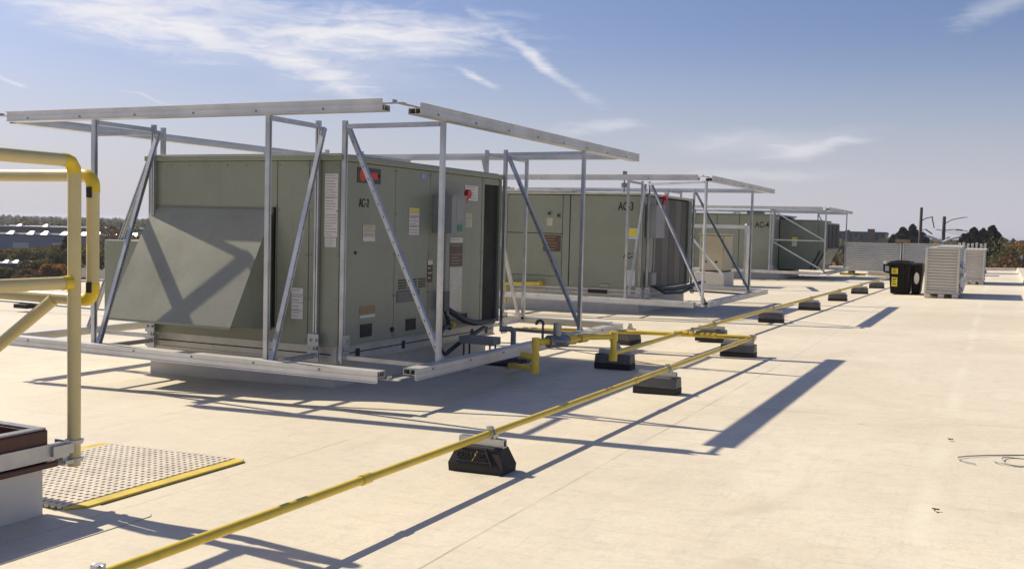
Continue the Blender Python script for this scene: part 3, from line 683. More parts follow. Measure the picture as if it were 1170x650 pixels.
for i in range(3): m.box(-3.958, -3.945, 27.2+i*.66, 27.8+i*.66, .86, 1.48)
m.bar((-4.0, 27.15, .80), (-4.25, 27.15, .33), .03, .03).bar((-4.13, 27.15, .80), (-4.36, 27.15, .33), .03, .03)
m.build('exhaust_hood', ['olive_dark', 'black'], u)
label_y(u, 'warning_label', 27.147, -4.85, -4.72, .90, 1.13, ('yellowlabel', 'print', 'white'), 3, ((0, .4, 2),))
text('stencil_lettering', 'AC-4', .20, (-5.62, 26.231, 1.36), (1, 0, 0), (0, 0, 1), 'black', u, sx=.8, bold=.003)

site()
# ------------------------------------------------------------------ gas piping
gp = thing('gas_piping', 'yellow gas piping running along the roof past all the units', 'gas pipe', (-2.3, 5, 0))
def xf(y): return -2.25+.0163*(y-2.0)
def xb(y): return -2.84+.021*(y-10.)
def pipe(pts, r=.03, name='pipe', mat='pipe'):
    return MB().tube(pts, r, 16).build(name, mat, gp, smooth=True)
pipe([(xf(.2), .2, .19), (xf(9.97), 9.97, .19)], .0170)
pipe([(xf(10)+.0, 10.0, .19), (-3.38, 10.0, .16), (-4.66, 10.0, .11)], .021)
pipe([(xb(10.03), 10.03, .185), (xb(27), 27, .19)], .021)
pipe([(xb(9.97), 9.97, .185), (-2.815, 7.95, .19)], .021)
pipe([(-2.815, 7.93, .16), (-2.815, 7.93, .33)], .025, 'riser')
pipe([(-2.815, 7.93, .33), (-2.95, 7.72, .335), (-2.98, 7.45, .335)], .024)
for p_, q_, r_ in (((xf(10), 9.93, .19), (xf(10), 10.04, .19), .028), ((xb(10)-.07, 10, .183), (xb(10)+.07, 10, .183), .028), ((-2.815, 7.93, .13), (-2.815, 7.93, .21), .034), ((-2.815, 7.93, .29), (-2.815, 7.93, .37), .034),
                   ((xb(10)-.005, 9.90, .184), (xb(10)-.005, 10.07, .184), .027)):
    MB().tube([p_, q_], r_, 14).build('pipe_fitting', 'pipe', gp, smooth=True)
for x in (-2.62, -2.56, -2.50, -2.72):
    MB().tube([(x-.018, 10, .184), (x+.014, 10, .184)], .027, 8).build('union_nut', 'pipe', gp)
for y in (3.4, 6.6, 9.3): 
    MB().tube([(xf(y), y-.03, .19), (xf(y), y+.03, .19)], .0215, 14).build('pipe_coupling', 'pipe', gp, smooth=True)
MB().bar((xb(10)+.10, 10.0, .24), (xb(10)+.34, 10.02, .245), .03, .01).tube([(xb(10)+.12, 10, .19), (xb(10)+.12, 10, .25)], .016, 8).build('valve_handle', 'steel', gp)
# regulator train by the nearest unit
m = MB(); m.tube([(-3.02, 7.40, .33), (-3.10, 7.24, .33)], .05, 14); m.tube([(-3.06, 7.32, .30), (-3.06, 7.32, .335), (-3.06, 7.32, .34), (-3.06, 7.32, .365)], [.05, .10, .10, .06], 18); m.tube([(-3.06, 7.32, .36), (-3.06, 7.32, .47)], .032, 14)
reg = sub(m.build('gas_regulator', 'steel', gp, smooth=True), gp)
m = MB(); m.tube([(-3.14, 7.22, .34), (-3.14, 7.22, .46)]+arc((-3.165, 7.22, .46), .03, 0, 190, (1, 0, 0), (0, 0, 1), 8), .011, 8); m.build('vent_hook', 'conduit', reg, smooth=True)
for pts, r_ in (([(-2.98, 7.48, .335), (-3.01, 7.40, .335)], .04), ([(-2.955, 7.66, .335), (-2.97, 7.55, .335)], .036)): MB().tube(pts, r_, 10).build('pipe_fitting', 'pipe', gp)
pipe([(-3.10, 7.24, .33), (-3.16, 7.16, .33), (-3.165, 7.15, .32), (-3.165, 7.15, .13)], .027, 'drop_pipe')
pipe([(-3.165, 7.15, .125), (-3.45, 7.36, .105), (-3.60, 7.62, .06), (-3.76, 7.95, .0)], .022, 'pipe')
for c_ in ((-3.165, 7.15, .33), (-3.165, 7.15, .125), (-3.165, 7.15, .21)):
    MB().tube([(c_[0], c_[1], c_[2]-.036), (c_[0], c_[1], c_[2]+.032)], .031, 12).build('pipe_fitting', 'pipe', gp, smooth=True)
MB().tube([(-3.165, 7.15, .21), (-3.30, 7.2, .22)], .024, 12).build('pipe_fitting', 'pipe', gp, smooth=True)

# ------------------------------------------------------------------ pipe supports
G_B = 'support blocks under the gas pipes'
def tall_block(label, x, y):
    t = thing('pipe_support_block', label, 'pipe support', (x, y, 0), G_B)
    m = MB(); w0, w1, d0, d1 = .150, .118, .078, .045
    vs = [(x+sx*a, y+sy*b, z) for (a, b, z) in ((w0-.003, d0-.003, .0), (w0, d0, .042), (w1, d1, .128)) for sx, sy in ((-1, -1), (1, -1), (1, 1), (-1, 1))]
    fs = [(3, 2, 1, 0), (8, 9, 10, 11)]+[(r*4+i, r*4+(i+1) % 4, r*4+4+(i+1) % 4, r*4+4+i) for r in (0, 1) for i in range(4)]
    m.add(vs, fs)
    # moulded recess frame on the sloping face
    def P(a, z): f = (z-.042)/.086; return (x+a, y-(d0+(d1-d0)*f)-.001, z)
    m.bar(P(-.112, .058), P(.112, .058), .004, .006); m.bar(P(-.095, .118), P(.095, .118), .004, .006)
    m.bar(P(.05, .122), P(.1, .05), .03, .008)
    m.build('rubber_base', 'rubber', t, bevel=.003)
    sl_ = Vector((0, d0-d1, .086)).normalized()
    text('raised_lettering', 'DURA-BLOK', .046, P(-.108, .072), (1, 0, 0), tuple(sl_), 'rubber', t, sx=.72, thick=.004)
    m = MB(); m.bar(P(-.02, .062), P(.0, .106), .006, .003); m.build('paint_drip', 'mat_yellow', t)
    m = MB(); m.channel((x-.122, y, .148), (x+.122, y, .148), .04, (0, 0, 1)); m.build('strut_channel', 'galv', t)
    clamp(t, x+.04, y)
    return t
def clamp(t, x, y, r=.019, z=.19):
    m = MB()
    for dy in (-.014, .014): m.tube([(x, y+dy-.003, z), (x, y+dy+.003, z)], r+.005, 16)
    m.box(x-.012, x+.012, y-.017, y+.017, z+r, z+r+.016); m.tube([(x-.02, y, z+r+.011), (x+.02, y, z+r+.011)], .005, 8)
    m.box(x-.036, x-.026, y-.017, y+.017, .165, z); m.box(x+.026, x+.036, y-.017, y+.017, .165, z)
    return m.build('pipe_clamp', 'galv', t, smooth=True)
def low_block(label, x, y, grp=G_B, w=.165, turn=False, off=.02):
    t = thing('pipe_support_block', label, 'pipe support', (x, y, 0), grp)
    m = MB(); s_ = .155 if not turn else .15
    m.prism([(-.078+y, 0), (.078+y, 0), (.080+y, .052), (-.080+y, .052)], 0, x-w, x+w); m.build('rubber_base', 'rubber', t, bevel=.005)
    m = MB(); m.prism([(y-.0795, .0525), (y+.0795, .0525), (y+.062, .130), (y-.062, .130)], 0, x-w+.002, x+w-.002); m.build('dusty_cap', 'dustcap', t, bevel=.006)
    m = MB(); m.channel((x-w+.02, y, .149), (x+w-.02, y, .149), .036, (0, 0, 1)); m.build('strut_channel', 'galv', t)
    clamp(t, x+off, y); return t
M['dustcap'] = paint('dusty_grey_rubber_cap', (.10, .10, .10), .5, .25, scale=12, dirt=(.2, .19, .17))
tall_block('black tapered rubber block with raised lettering, nearest under the yellow pipe', xf(4.47)-.04, 4.47)
low_block('block with only its shiny clamp showing at the bottom left corner', xf(2.08), 2.08, off=.0)
lb = low_block('grey capped block under the front yellow pipe beside the big frame shadow', xf(7.30)-.075, 7.30, off=.075)
low_block('grey capped block at the corner where the front yellow pipe ends', xf(9.95)-.12, 9.93, off=.12)
BL = [('grey capped block just behind the cross pipe, first under the far pipe', 11.2), ('second grey capped block under the far pipe, counting from the cross pipe', 14.2), ('third grey capped block under the far pipe, counting from the cross pipe', 16.97),
      ('fourth grey capped block under the far pipe, counting from the cross pipe', 19.75), ('fifth grey capped block under the far pipe, just left of the black bin', 22.55), ('last grey capped block of the far pipe, next to the yellow beam', 25.3)]
lb = None
for lab, y in BL:
    if lb is None: lb = low_block(lab, xb(y)-.02, y)
    else: copy_thing(lb, (xb(y)-.02, y, -.008), lab)
c_ = copy_thing(lb, (-3.0, 8.5, -.015), 'grey capped block in the frame shadow below the pipe riser')
c_ = copy_thing(lb, (-3.57, 10.55, -.03), 'grey block seen end on under the cross pipe beside the frame corner'); c_.rotation_euler = (0, 0, R(78)); c_.scale = (.8, 1, 1)

site(1.02, -.024)
# ------------------------------------------------------------------ roof hatch and guard rail
hx0, hx1, hy0, hy1 = -4.40, -3.42, 1.35, 2.885
hh = thing('roof_hatch', 'raised roof hatch with dark maroon rim and white curb', 'roof hatch', ((hx0+hx1)/2, (hy0+hy1)/2, 0))
def ring(m, x0, x1, y0, y1, z0, z1, t):
    m.box(x0+t, x1-t, y0, y0+t, z0, z1).box(x0+t, x1-t, y1-t, y1, z0, z1).box(x0, x0+t, y0, y1, z0, z1).box(x1-t, x1, y0, y1, z0, z1)
m = MB(); ring(m, hx0, hx1, hy0, hy1, -.06, .215, .06); m.build('curb', 'hatchcurb', hh, bevel=.008)
m = MB(); ring(m, hx0-.012, hx1+.012, hy0-.012, hy1+.012, .216, .345, .05); m.mat(0); ring(m, hx0-.03, hx1+.03, hy0-.03, hy1+.05, .190, .2155, .028); m.build('rim', 'maroon', hh, bevel=.006)
m = MB(); ring(m, hx0-.006, hx1+.006, hy0-.006, hy1+.006, .346, .353, .04); m.build('rim_gasket', 'steel', hh)
m = MB(); m.box(hx0+.06, hx1-.06, hy0+.06, hy1-.06, .005, .012); m.build('shaft_opening', 'black', hh)
m = MB(); e_ = lambda x: (rz(x*1.02)+.024)/1.02
m.add([(x, y, e_(x)+dz_) for dz_ in (-.004, .0035) for x, y in ((hx1+.002, 1.2), (-3.04, 1.2), (-3.02, 3.06), (-3.05, 3.09), (hx1+.002, 3.09))], [(4, 3, 2, 1, 0), (5, 6, 7, 8, 9)]+[(i, (i+1) % 5, 5+(i+1) % 5, 5+i) for i in range(5)])
m.build('flashing_skirt', 'roof', hh)
m = MB(); m.box(hx1+.013, hx1+.026, 1.6, 2.99, .222, .287); m.mat(1)
for y in (1.9, 2.62): m.tube([(hx1+.026, y, .255), (hx1+.038, y, .255)], .016, 6)
m.mat(0).box(hx1+.0, hx1+.04, 2.90, 3.0, .235, .275)
m.build('rail_bracket', ['galv', 'steel'], hh)
m = MB(); m.prism([(hx0-.045, .36), (hx0-.02, .36), (hx0-.42, 1.20), (hx0-.445, 1.20)], 1, hy0-.02, hy1-.3); m.build('open_lid', 'maroon', hh, bevel=.01)

rl = thing('guard_rail', 'cream yellow pipe guard rail around the roof hatch', 'guard rail', (-3.42, 3.04, 0))
rr = .0265; PX, PY = -3.42, 3.035
def rpipe(nm, pts, r=rr, mat='rail'): return MB().tube(pts, r, 18).build(nm, mat, rl, smooth=True)
rpipe('post', [(PX, PY, .17), (PX, PY, 1.385)])
rpipe('top_rail', [(PX, PY-.05, 1.425), (PX, .9, 1.425)])
rpipe('elbow', [(PX, PY, 1.375), (PX, PY-.004, 1.395), (PX, PY-.02, 1.418), (PX, PY-.04, 1.4245), (PX, PY-.06, 1.425)], rr*1.05, 'elbow')
rpipe('middle_rail', [(PX, PY-.03, .928), (PX, .9, .928)])
rpipe('elbow', [(PX, PY-.06, .928), (PX, PY-.02, .928)], rr*1.10, 'elbow')
rpipe('post', [(PX, 1.0, .17), (PX, 1.0, 1.42)])
# end gate loop behind the post
GY = 3.135; gx = -3.425
rpipe('gate_post', [(gx, GY, 1.315), (gx, GY, .905)], rr*.98)
rpipe('gate_elbow', [(gx, GY, 1.30), (gx, GY, 1.325)]+[(gx-.045+.045*math.cos(R(a)), GY, 1.325+.045*math.sin(R(a))) for a in (15, 30, 45, 60, 75, 90)]+[(gx-.07, GY, 1.37)], rr*1.05, 'elbow')
rpipe('gate_elbow', [(gx, GY, .92), (gx, GY, .895)]+[(gx-.045+.045*math.cos(R(a)), GY, .895-.045*math.sin(R(a))) for a in (15, 30, 45, 60, 75, 90)]+[(gx-.07, GY, .85)], rr*1.05, 'elbow')
rpipe('gate_rail', [(gx-.06, GY, 1.37), (-4.36, GY, 1.37)])
rpipe('gate_rail', [(gx-.06, GY, .85), (-4.36, GY, .85)])
rpipe('diagonal_brace', [(-3.64, GY-.01, .845), (-4.30, GY-.03, .40)])
rpipe('post', [(-4.40, GY, .17), (-4.40, GY, 1.40)])
for z in (1.30, .905):
    m = MB(); m.box(gx-.004, gx+.018, GY-rr-.006, GY-rr+.004, z-.022, z+.022); m.build('hinge_stop', 'black', rl)
for z in (.197, .272):
    m = MB(); m.tube([(PX, PY, z-.008), (PX, PY, z+.008)], rr+.009, 18); m.bar((PX, PY-.028, z), (PX+.0, PY-.068, z), .062, .014); m.bar((PX-.002, PY+.03, z), (PX-.002, PY+.045, z), .02, .012); m.build('pipe_clamp', 'galv', rl, smooth=True)
m = MB(); m.box(PX-.028, PX+.02, PY-.072, PY-.064, .185, .29); m.build('clamp_plate', 'galv', rl)

# walkway grating
site()
gm = thing('walkway_grating', 'pale open mesh walkway mat with yellow edges beside the hatch', 'walkway mat', (-3.89, 3.5, rz(-3.89)))
x0, x1, y0, y1 = -4.34, -3.48, 3.03, 4.11
ORG[gm.name] = (-3.89, 3.5, 0)
m = MB(); nx, ny = 22, 27
for i in range(nx):
    xx = x0+(i+.5)*(x1-x0)/nx; m.bar((xx, y0, .010), (xx, y1, .010), .0225, .010)
for j in range(ny):
    yy = y0+(j+.5)*(y1-y0)/ny; m.bar((x0, yy, .0105), (x1, yy, .0105), .0190, .0095)
m.build('mesh_panel', 'grating', gm)
m = MB(); m.box(x0+.01, x1-.01, y0+.01, y1-.01, .0035, .0050); m.build('backing', 'rubber', gm)
for a, b_, sgn in ((x1, x1+.075, 1), (x0-.075, x0, -1)):
    m = MB(); o_ = b_ if sgn > 0 else a; i_ = a if sgn > 0 else b_
    m.prism([(i_, y0), (i_, y1), (o_-sgn*.02, y1-.0), (o_, y1-.03), (o_, y0+.07), (o_-sgn*.05, y0)], 2, .002, .0125); m.build('yellow_edge', 'mat_yellow', gm, bevel=.005)
gm.rotation_euler = (0, -math.atan(SLOPE), 0)

site(.95, .06)
# loose cable on the right, small conduit far left, stray bits
m = MB(); pts = []
for i in range(44):
    a = R(200+i*11.5); rr_ = .095+.012*math.sin(i*.37); pts.append((.12+.0012*i+rr_*1.05*math.cos(a), 6.13+rr_*1.1*math.sin(a), .008+.004*math.sin(i*.5)+.0001*i))
m.tube([(-.06, 5.965, .006), (-.10, 5.99, .006), (-.145, 6.04, .006), (-.15, 6.10, .006), (-.10, 6.16, .006), (0, 6.24, .007), (.10, 6.31, .007), (.3, 6.42, .007), (.5, 6.45, .007)], .0034, 6)
m.tube(pts, .0034, 6)
tag(m.build('wire_coil', 'pvc', smooth=True), 'thin grey wire lying in loops on the bare roof at right', 'wire')
for (bx_, by_, lab) in ((-.21, 6.62, 'tiny dark scrap on the roof seam above the wire loops'), (-.20, 4.86, 'small dark twig scrap on the roof below the wire loops')):
    m = MB()
    for a in (20, 140, 260): m.bar((bx_, by_, .008), (bx_+.017*math.cos(R(a)), by_+.017*math.sin(R(a)), .006), .006, .005)
    tag(m.build('debris_scrap', 'bark'), lab, 'scrap')
site(1.185, -.222)
cd = thing('roof_conduit', 'thin conduit on a small dark block far left on the roof', 'conduit', (-11.3, 9.25, 0))
m = MB(); m.tube([(-15.5, 9.45, .07), (-11.3, 9.25, .07), (-7.0, 9.05, .07)], .014, 8); m.build('conduit_pipe', 'steel', cd)
m = MB(); m.box(-11.42, -11.18, 9.17, 9.33, .002, .055); m.build('block', 'rubber', cd, bevel=.006)

site()
# ------------------------------------------------------------------ louver stacks, crates and bin
def louver_panel(label, x0, x1, y, z0, z1, d=.9, mat='louver', n=15, group='stacks of louver panels'):
    t = thing('louver_panel_stack', label, 'panel stack', ((x0+x1)/2, y, 0), group)
    m = MB(); m.box(x0, x1, y+.055, y+d, z0, z1)
    h = (z1-z0-.05)/n
    for i in range(n):
        z = z0+.025+i*h; m.prism([(y+.055, z), (y+.008, z+.1*h), (y+.008, z+.58*h), (y+.055, z+.96*h)], 0, x0+.03, x1-.03)
    m.build('slat_sheet', mat, t)
    m = MB()
    for a in (x0, x1-.035): m.box(a, a+.035, y, y+.054, z0, z1)
    m.box(x0+.036, x1-.036, y-.002, y+.05, z1-.026, z1+.004).box(x0+.036, x1-.036, y-.002, y+.05, z0-.002, z0+.024); m.build('edge_frame', 'alu', t)
    m = MB()
    for a in (x0+.2, (x0+x1)/2, x1-.2): m.box(a-.06, a+.06, y+.02, y+d-.02, -.06, z0-.003)
    m.build('skid', 'wood', t)
    return t
louver_panel('wide stack of pale louver panels left of the dark joint with brown block', -4.62, -2.86, 35.5, .06, .99)
louver_panel('wide stack of pale louver panels partly hidden behind bin and crate', -2.83, -1.02, 35.6, .06, 1.01)
m = MB(); m.box(-3.04, -2.64, 35.45, 36.1, 1.018, 1.12); tag(m.build('timber_block', 'wood', bevel=.01), 'brown timber block lying on the joint of the two wide louver stacks', 'timber block')
m = MB(); m.box(-4.4, -3.65, 32.9, 33.0, .004, .07); m.mat(1).box(-3.98, -3.80, 32.89, 32.9, .01, .05); tag(m.build('yellow_beam', ['mat_yellow', 'black'], bevel=.006), 'yellow beam lying on the roof before the wide louver stack', 'beam')
m = MB(); m.box(-3.62, -2.6, 33.2, 33.5, .004, .13); tag(m.build('pale_bundle', 'parapet', bevel=.02), 'low pale bundle on the roof between yellow beam and black bin', 'bundle')

def crate(label, x0, x1, y0, y1, h, n, wrap):
    site(1, rz((x0+x1)/2)); t = thing('louver_crate', label, 'crate', ((x0+x1)/2, (y0+y1)/2, 0), 'crated louver panels on feet')
    m = MB()
    for a in (x0+.07, (x0+x1)/2, x1-.07):
        for yy in (y0+.06, (y0+y1)/2, y1-.10): m.box(a-.055, a+.055, yy-.06, yy+.10, .002, .085)
    m.box(x0, x1, y0+.02, y1-.02, .086, .115); m.build('pallet', 'louver_warm', t, bevel=.008)
    m = MB(); m.box(x0+.02, x1-.02, y0+.05, y1-.04, .117, h-.005); hh_ = (h-.19)/n
    for i in range(n):
        z = .15+i*hh_
        m.prism([(y0+.05, z), (y0+.026, z+.12*hh_), (y0+.026, z+.66*hh_), (y0+.05, z+.98*hh_)], 0, x0+.055, x1-.055)
        m.prism([(x1-.02, z), (x1-.004, z+.12*hh_), (x1-.004, z+.62*hh_), (x1-.02, z+.95*hh_)], 1, y0+.10, y1-.10)
    m.build('panel_stack', 'louver_warm', t)
    m = MB()
    for a in (x0+.01, x1-.055):
        m.box(a, a+.045, y0, y0+.048, .118, h)
    m.box(x0+.056, x1-.056, y0+.002, y0+.046, h-.04, h-.001).box(x0+.056, x1-.056, y0+.002, y0+.046, .12, .145)
    m.build('edge_frame', 'louver_warm', t, bevel=.004)
    m = MB(); m.box(x0+(.2 if wrap else .02), x1+.02, y0-.01, y1, h+.001, h+.03); m.build('top_sheet', 'lampwhite', t, bevel=.006)
    if wrap:
        bm = bmesh.new(); bmesh.ops.create_icosphere(bm, subdivisions=3, radius=1)
        rn = random.Random(3)
        for v in bm.verts:
            s_ = 1+.25*math.sin(v.co.y*9+v.co.z*5)*math.cos(v.co.z*7-v.co.y*4)+rn.uniform(-.08, .08)
            v.co = Vector((x1+.02+v.co.x*.075*s_, y0+.55+v.co.y*.42*s_, .45+v.co.z*.30*s_))-Vector(parent_origin(t))
        me = bpy.data.meshes.new('plastic_wrap'); bm.to_mesh(me); bm.free(); me.materials.append(M['wrap']); o = bpy.data.objects.new('plastic_wrap', me); COL.objects.link(o); o.parent = t
    return t
crate('nearer crate of louver panels with white wrap bulging on its side', -1.30, -.66, 21.6, 23.9, .985, 14, True)
crate('smaller looking crate of louver panels behind the nearer one', -.80, -.30, 28.5, 30.6, .875, 12, False)
site(1, .04)
t = thing('panel_rack', 'row of upright pale panel ends standing behind the two crates', 'panel rack', (-.85, 38, 0))
m = MB(); m.box(-1.3, -.35, 37.9, 38.9, .004, .10); m.build('rack_base', 'wood', t)
for i in range(7):
    m = MB(); m.box(-1.26+i*.135, -1.20+i*.135, 37.95, 38.85, .102, 1.02+.02*math.sin(i*2)); m.build('upright_panel', 'louver_warm', t, bevel=.006)

# black wheeled tote
site(1, .012)
t = thing('wheeled_bin', 'black lidded plastic bin with yellow labels beside the nearer crate', 'bin', (-1.78, 23.0, 0))
def loft(m, rects):
    vs = []
    for (x0, x1, y0, y1, z) in rects: vs += [(x0, y0, z), (x1, y0, z), (x1, y1, z), (x0, y1, z)]
    n = len(rects); m.add(vs, [(3, 2, 1, 0), tuple(4*(n-1)+i for i in range(4))]+[(r*4+i, r*4+(i+1) % 4, r*4+4+(i+1) % 4, r*4+4+i) for r in range(n-1) for i in range(4)])
m = MB(); loft(m, [(-2.0, -1.66, 22.64, 23.5, .02), (-2.05, -1.62, 22.58, 23.55, .60)])
for xx in (-1.84, -1.72): m.prism([(22.62, .05), (22.57, .56), (22.6, .56), (22.66, .05)], 0, xx-.012, xx+.012)
m.build('body', 'bin', t, bevel=.02, seg=3)
m = MB(); loft(m, [(-2.08, -1.59, 22.55, 23.58, .601), (-2.08, -1.59, 22.55, 23.58, .64), (-2.02, -1.65, 22.62, 23.5, .685)])
m.box(-1.95, -1.70, 22.7, 23.4, .686, .70); m.box(-1.90, -1.76, 22.52, 22.56, .56, .66); m.build('lid', 'bin', t, bevel=.012)
m = MB(); m.tube([(-2.06, 22.7, .60), (-2.15, 22.7, .62), (-2.15, 23.1, .62), (-2.06, 23.1, .60)], .022, 8); m.tube([(-2.15, 22.72, .62), (-2.15, 22.72, .47), (-2.05, 22.72, .45)], .02, 8); m.build('side_handle', 'bin', t)
m = MB(); m.box(-2.16, -2.08, 22.68, 22.76, .61, .68); m.build('white_grip', 'lampwhite', t, bevel=.02)
m = MB(); loft(m, [(-1.61, -1.45, 22.8, 23.5, .03), (-1.585, -1.40, 22.75, 23.5, .62), (-1.57, -1.42, 22.8, 23.45, .66)]); m.build('wheel_housing', 'bin', t, bevel=.02)
for y in (22.9, 23.4):
    m = MB(); m.tube([(-1.60, y, .08), (-1.46, y, .08)], .08, 18); m.build('wheel', 'rubber', t, smooth=True)
m = MB(); m.add([(-1.51+.05*math.cos(R(a)), 22.745+.0*a, .35+.12*math.sin(R(a))) for a in range(0, 360, 20)]+[(-1.51+.05*math.cos(R(a)), 22.79, .35+.12*math.sin(R(a))) for a in range(0, 360, 20)], [tuple(range(18)), tuple(range(35, 17, -1))]+[(i, (i+1) % 18, 18+(i+1) % 18, 18+i) for i in range(18)]); m.build('oval_panel', 'lampwhite', t)
def bin_label(z0, z1, x0, x1):
    yf = lambda z: 22.64-.06*(z-.02)/.58-.018
    m = MB(); m.add([(x0, yf(z0), z0), (x1, yf(z0), z0), (x1, yf(z1), z1), (x0, yf(z1), z1), (x0, yf(z0)+.012, z0), (x1, yf(z0)+.012, z0), (x1, yf(z1)+.012, z1), (x0, yf(z1)+.012, z1)], [(0, 1, 2, 3), (4, 7, 6, 5), (0, 3, 7, 4), (1, 5, 6, 2), (0, 4, 5, 1), (2, 6, 7, 3)])
    m.mat(1)
    for i in range(3):
        z = z0+(z1-z0)*(.2+.27*i); m.box(x0+.02, x1-.02-.02*(i % 2), yf(z)-.006, yf(z)+.002, z, z+(z1-z0)*.10)
    m.build('yellow_label', ['yellowlabel', 'black'], t)
bin_label(.17, .36, -1.98, -1.87); bin_label(.43, .55, -1.985, -1.865)

site()
# ------------------------------------------------------------------ beyond the roof
def azd(az, d, z=0.): return Vector((d*math.sin(R(az)), d*math.cos(R(az)), z))
rng = np.random.default_rng(11)
def leaf_quads(cent, size, flat=.0):
    """one randomly turned irregular leaf-clump quad per centre"""
    n = len(cent); a = rng.normal(size=(n, 3)); a /= np.linalg.norm(a, axis=1)[:, None]
    b = rng.normal(size=(n, 3)); b -= a*(a*b).sum(1)[:, None]; b /= np.linalg.norm(b, axis=1)[:, None]
    s = (size*(.55+.9*rng.random(n)))[:, None] if np.isscalar(size) else (size*(.55+.9*rng.random(n)))[:, None]
    k_ = .6+.5*rng.random((n, 4)); c = np.asarray(cent)
    v = np.stack([c+a*s*k_[:, :1], c+b*s*k_[:, 1:2], c-a*s*k_[:, 2:3], c-b*s*k_[:, 3:4]], 1).reshape(-1, 3)
    return v
def quad_mesh(name, v, mat, parent=None, off=(0, 0, 0)):
    me = bpy.data.meshes.new(name); n = len(v)//4
    me.vertices.add(4*n); me.vertices.foreach_set('co', (v-np.array(off)).astype(np.float32).ravel())
    me.loops.add(4*n); me.loops.foreach_set('vertex_index', np.arange(4*n, dtype=np.int32))
    me.polygons.add(n); me.polygons.foreach_set('loop_start', np.arange(0, 4*n, 4, dtype=np.int32)); me.polygons.foreach_set('loop_total', np.full(n, 4, np.int32))
    me.update(calc_edges=True); me.materials.append(M[mat])
    o = bpy.data.objects.new(name, me); COL.objects.link(o)
    if parent: o.parent = parent
    return o
def crown_pts(n, w, h, lobes=7, conifer=False):
    if conifer:
        t_ = rng.random(n)**.95; ang = rng.random(n)*2*math.pi
        r_ = w*(1-t_)**.58*(.35+.65*rng.random(n)**.5)*(1+.22*np.sin(ang*5+t_*25))*(.85+.3*np.sin(t_*34)**2)
        return np.stack([r_*np.cos(ang), r_*np.sin(ang), t_*h], 1)
    out = []
    for i in range(lobes):
        a = rng.random()*2*math.pi; rad = w*(.25+.4*rng.random()); c = np.array([rad*math.cos(a), rad*math.sin(a), h*(.25+.42*rng.random())])
        rr_ = np.array([w*.5, w*.5, h*.27])*(.7+.5*rng.random())
        d_ = rng.normal(size=(n//lobes, 3)); d_ /= np.linalg.norm(d_, axis=1)[:, None]
        out.append(c+d_*rr_*(.5+.5*rng.random((n//lobes, 1))**.4))
    return np.concatenate(out)
def tree(name, label, az, d, w, h, mat, n=700, size=.42, conifer=False, group=None, trunk=.28):
    p = azd(az, d, GZ); t = thing(name, label, 'tree', p, group)
    hb = h*(.10 if conifer else .22)
    c = crown_pts(n, w, h-hb, conifer=conifer)+np.array([0, 0, hb])
    quad_mesh('crown', leaf_quads(c, size), mat, t)
    m = MB(); o = Vector(p)
    m.tube([o, o+Vector((.1, 0, h*.4)), o+Vector((0, .1, h*.85))], [trunk, trunk*.65, trunk*.15], 8)
    if not conifer:
        for i in range(5):
            a = rng.random()*6.28; m.tube([o+Vector((.06, 0, h*(.3+.06*i))), o+Vector((w*.55*math.cos(a), w*.55*math.sin(a), h*(.55+.07*i)))], [trunk*.4, trunk*.1], 6)
    m.build('trunk', 'bark', t, smooth=True)
    return t
GT = 'autumn trees beyond the roof'
for az, d, w, h, mat, lab in (
    (-52.3, 205, 3.4, 5.6, 'leaf_olive', 'olive leafed tree at the left frame edge below the low warehouse'), (-50.9, 215, 3.6, 5.2, 'leaf_olive', 'bushy olive tree in front of the blue grey warehouse'),
    (-50.2, 185, 2.6, 4.6, 'leaf_olive', 'olive tree between the brown shed and the yellow railing post'), (-49.55, 178, 2.8, 4.3, 'leaf_orange', 'orange leafed tree left of the yellow railing post'),
    (-49.0, 196, 3.0, 6.0, 'leaf_olive', 'taller olive tree just left of the yellow railing post'), (-48.75, 205, 2.0, 7.4, 'conifer', 'dark narrow tree beside the yellow railing post'),
    (-49.9, 240, 4.0, 5.0, 'leaf_olive', 'olive tree close against the blue grey warehouse wall'), (-48.9, 250, 4.0, 5.6, 'leaf_brown', 'brown tree against the warehouse wall behind the railing post'), (-51.6, 245, 4.2, 4.8, 'leaf_brown', 'brown tree against the warehouse wall at the left frame edge'), (-47.6, 200, 4.0, 7.0, 'leaf_olive', 'olive tree just right of the railing gate post'),
    (-46.3, 210, 4.4, 9.6, 'leaf_brown', 'brown tree seen between railing post and slanted frame brace'), (-45.4, 190, 4.0, 8.8, 'leaf_olive', 'olive tree seen just left of the nearest hood'),
    (-51.6, 172, 2.4, 3.6, 'leaf_olive', 'low olive tree at the roof edge below the brown shed'), (-50.6, 168, 2.2, 3.4, 'leaf_brown', 'low brown tree at the roof edge beside the orange one'),
    (1.3, 118, 4.2, 10.2, 'leaf_brown', 'brown tree at the right frame edge beyond the roof'), (.35, 105, 3.4, 9.4, 'leaf_orange', 'orange brown shrubby tree right of the far crate'),
    (-.35, 112, 2.8, 9.5, 'leaf_brown', 'brown tree top beside the far crate'), (.0, 150, 4.0, 10.6, 'leaf_brown', 'brown tree below the dark evergreens'),
    (.75, 190, 4.8, 12.2, 'leaf_olive', 'olive tree right of the dark evergreens'), (1.5, 230, 5.6, 13.4, 'leaf_orange', 'tall orange tree at the right end of the skyline'),
    (-7.75, 70, 1.9, 10.4, 'leaf_olive', 'olive tree between the far green unit and the louver stack'), (-8.3, 78, 2.0, 11.2, 'leaf_brown', 'brown tree just behind the hooded end of the far unit')):
    tree('autumn_tree', lab, az, d, w, h, mat, 2200, .24 if d > 130 else .17, mat == 'conifer', GT)
GC = 'dark evergreens on the skyline'
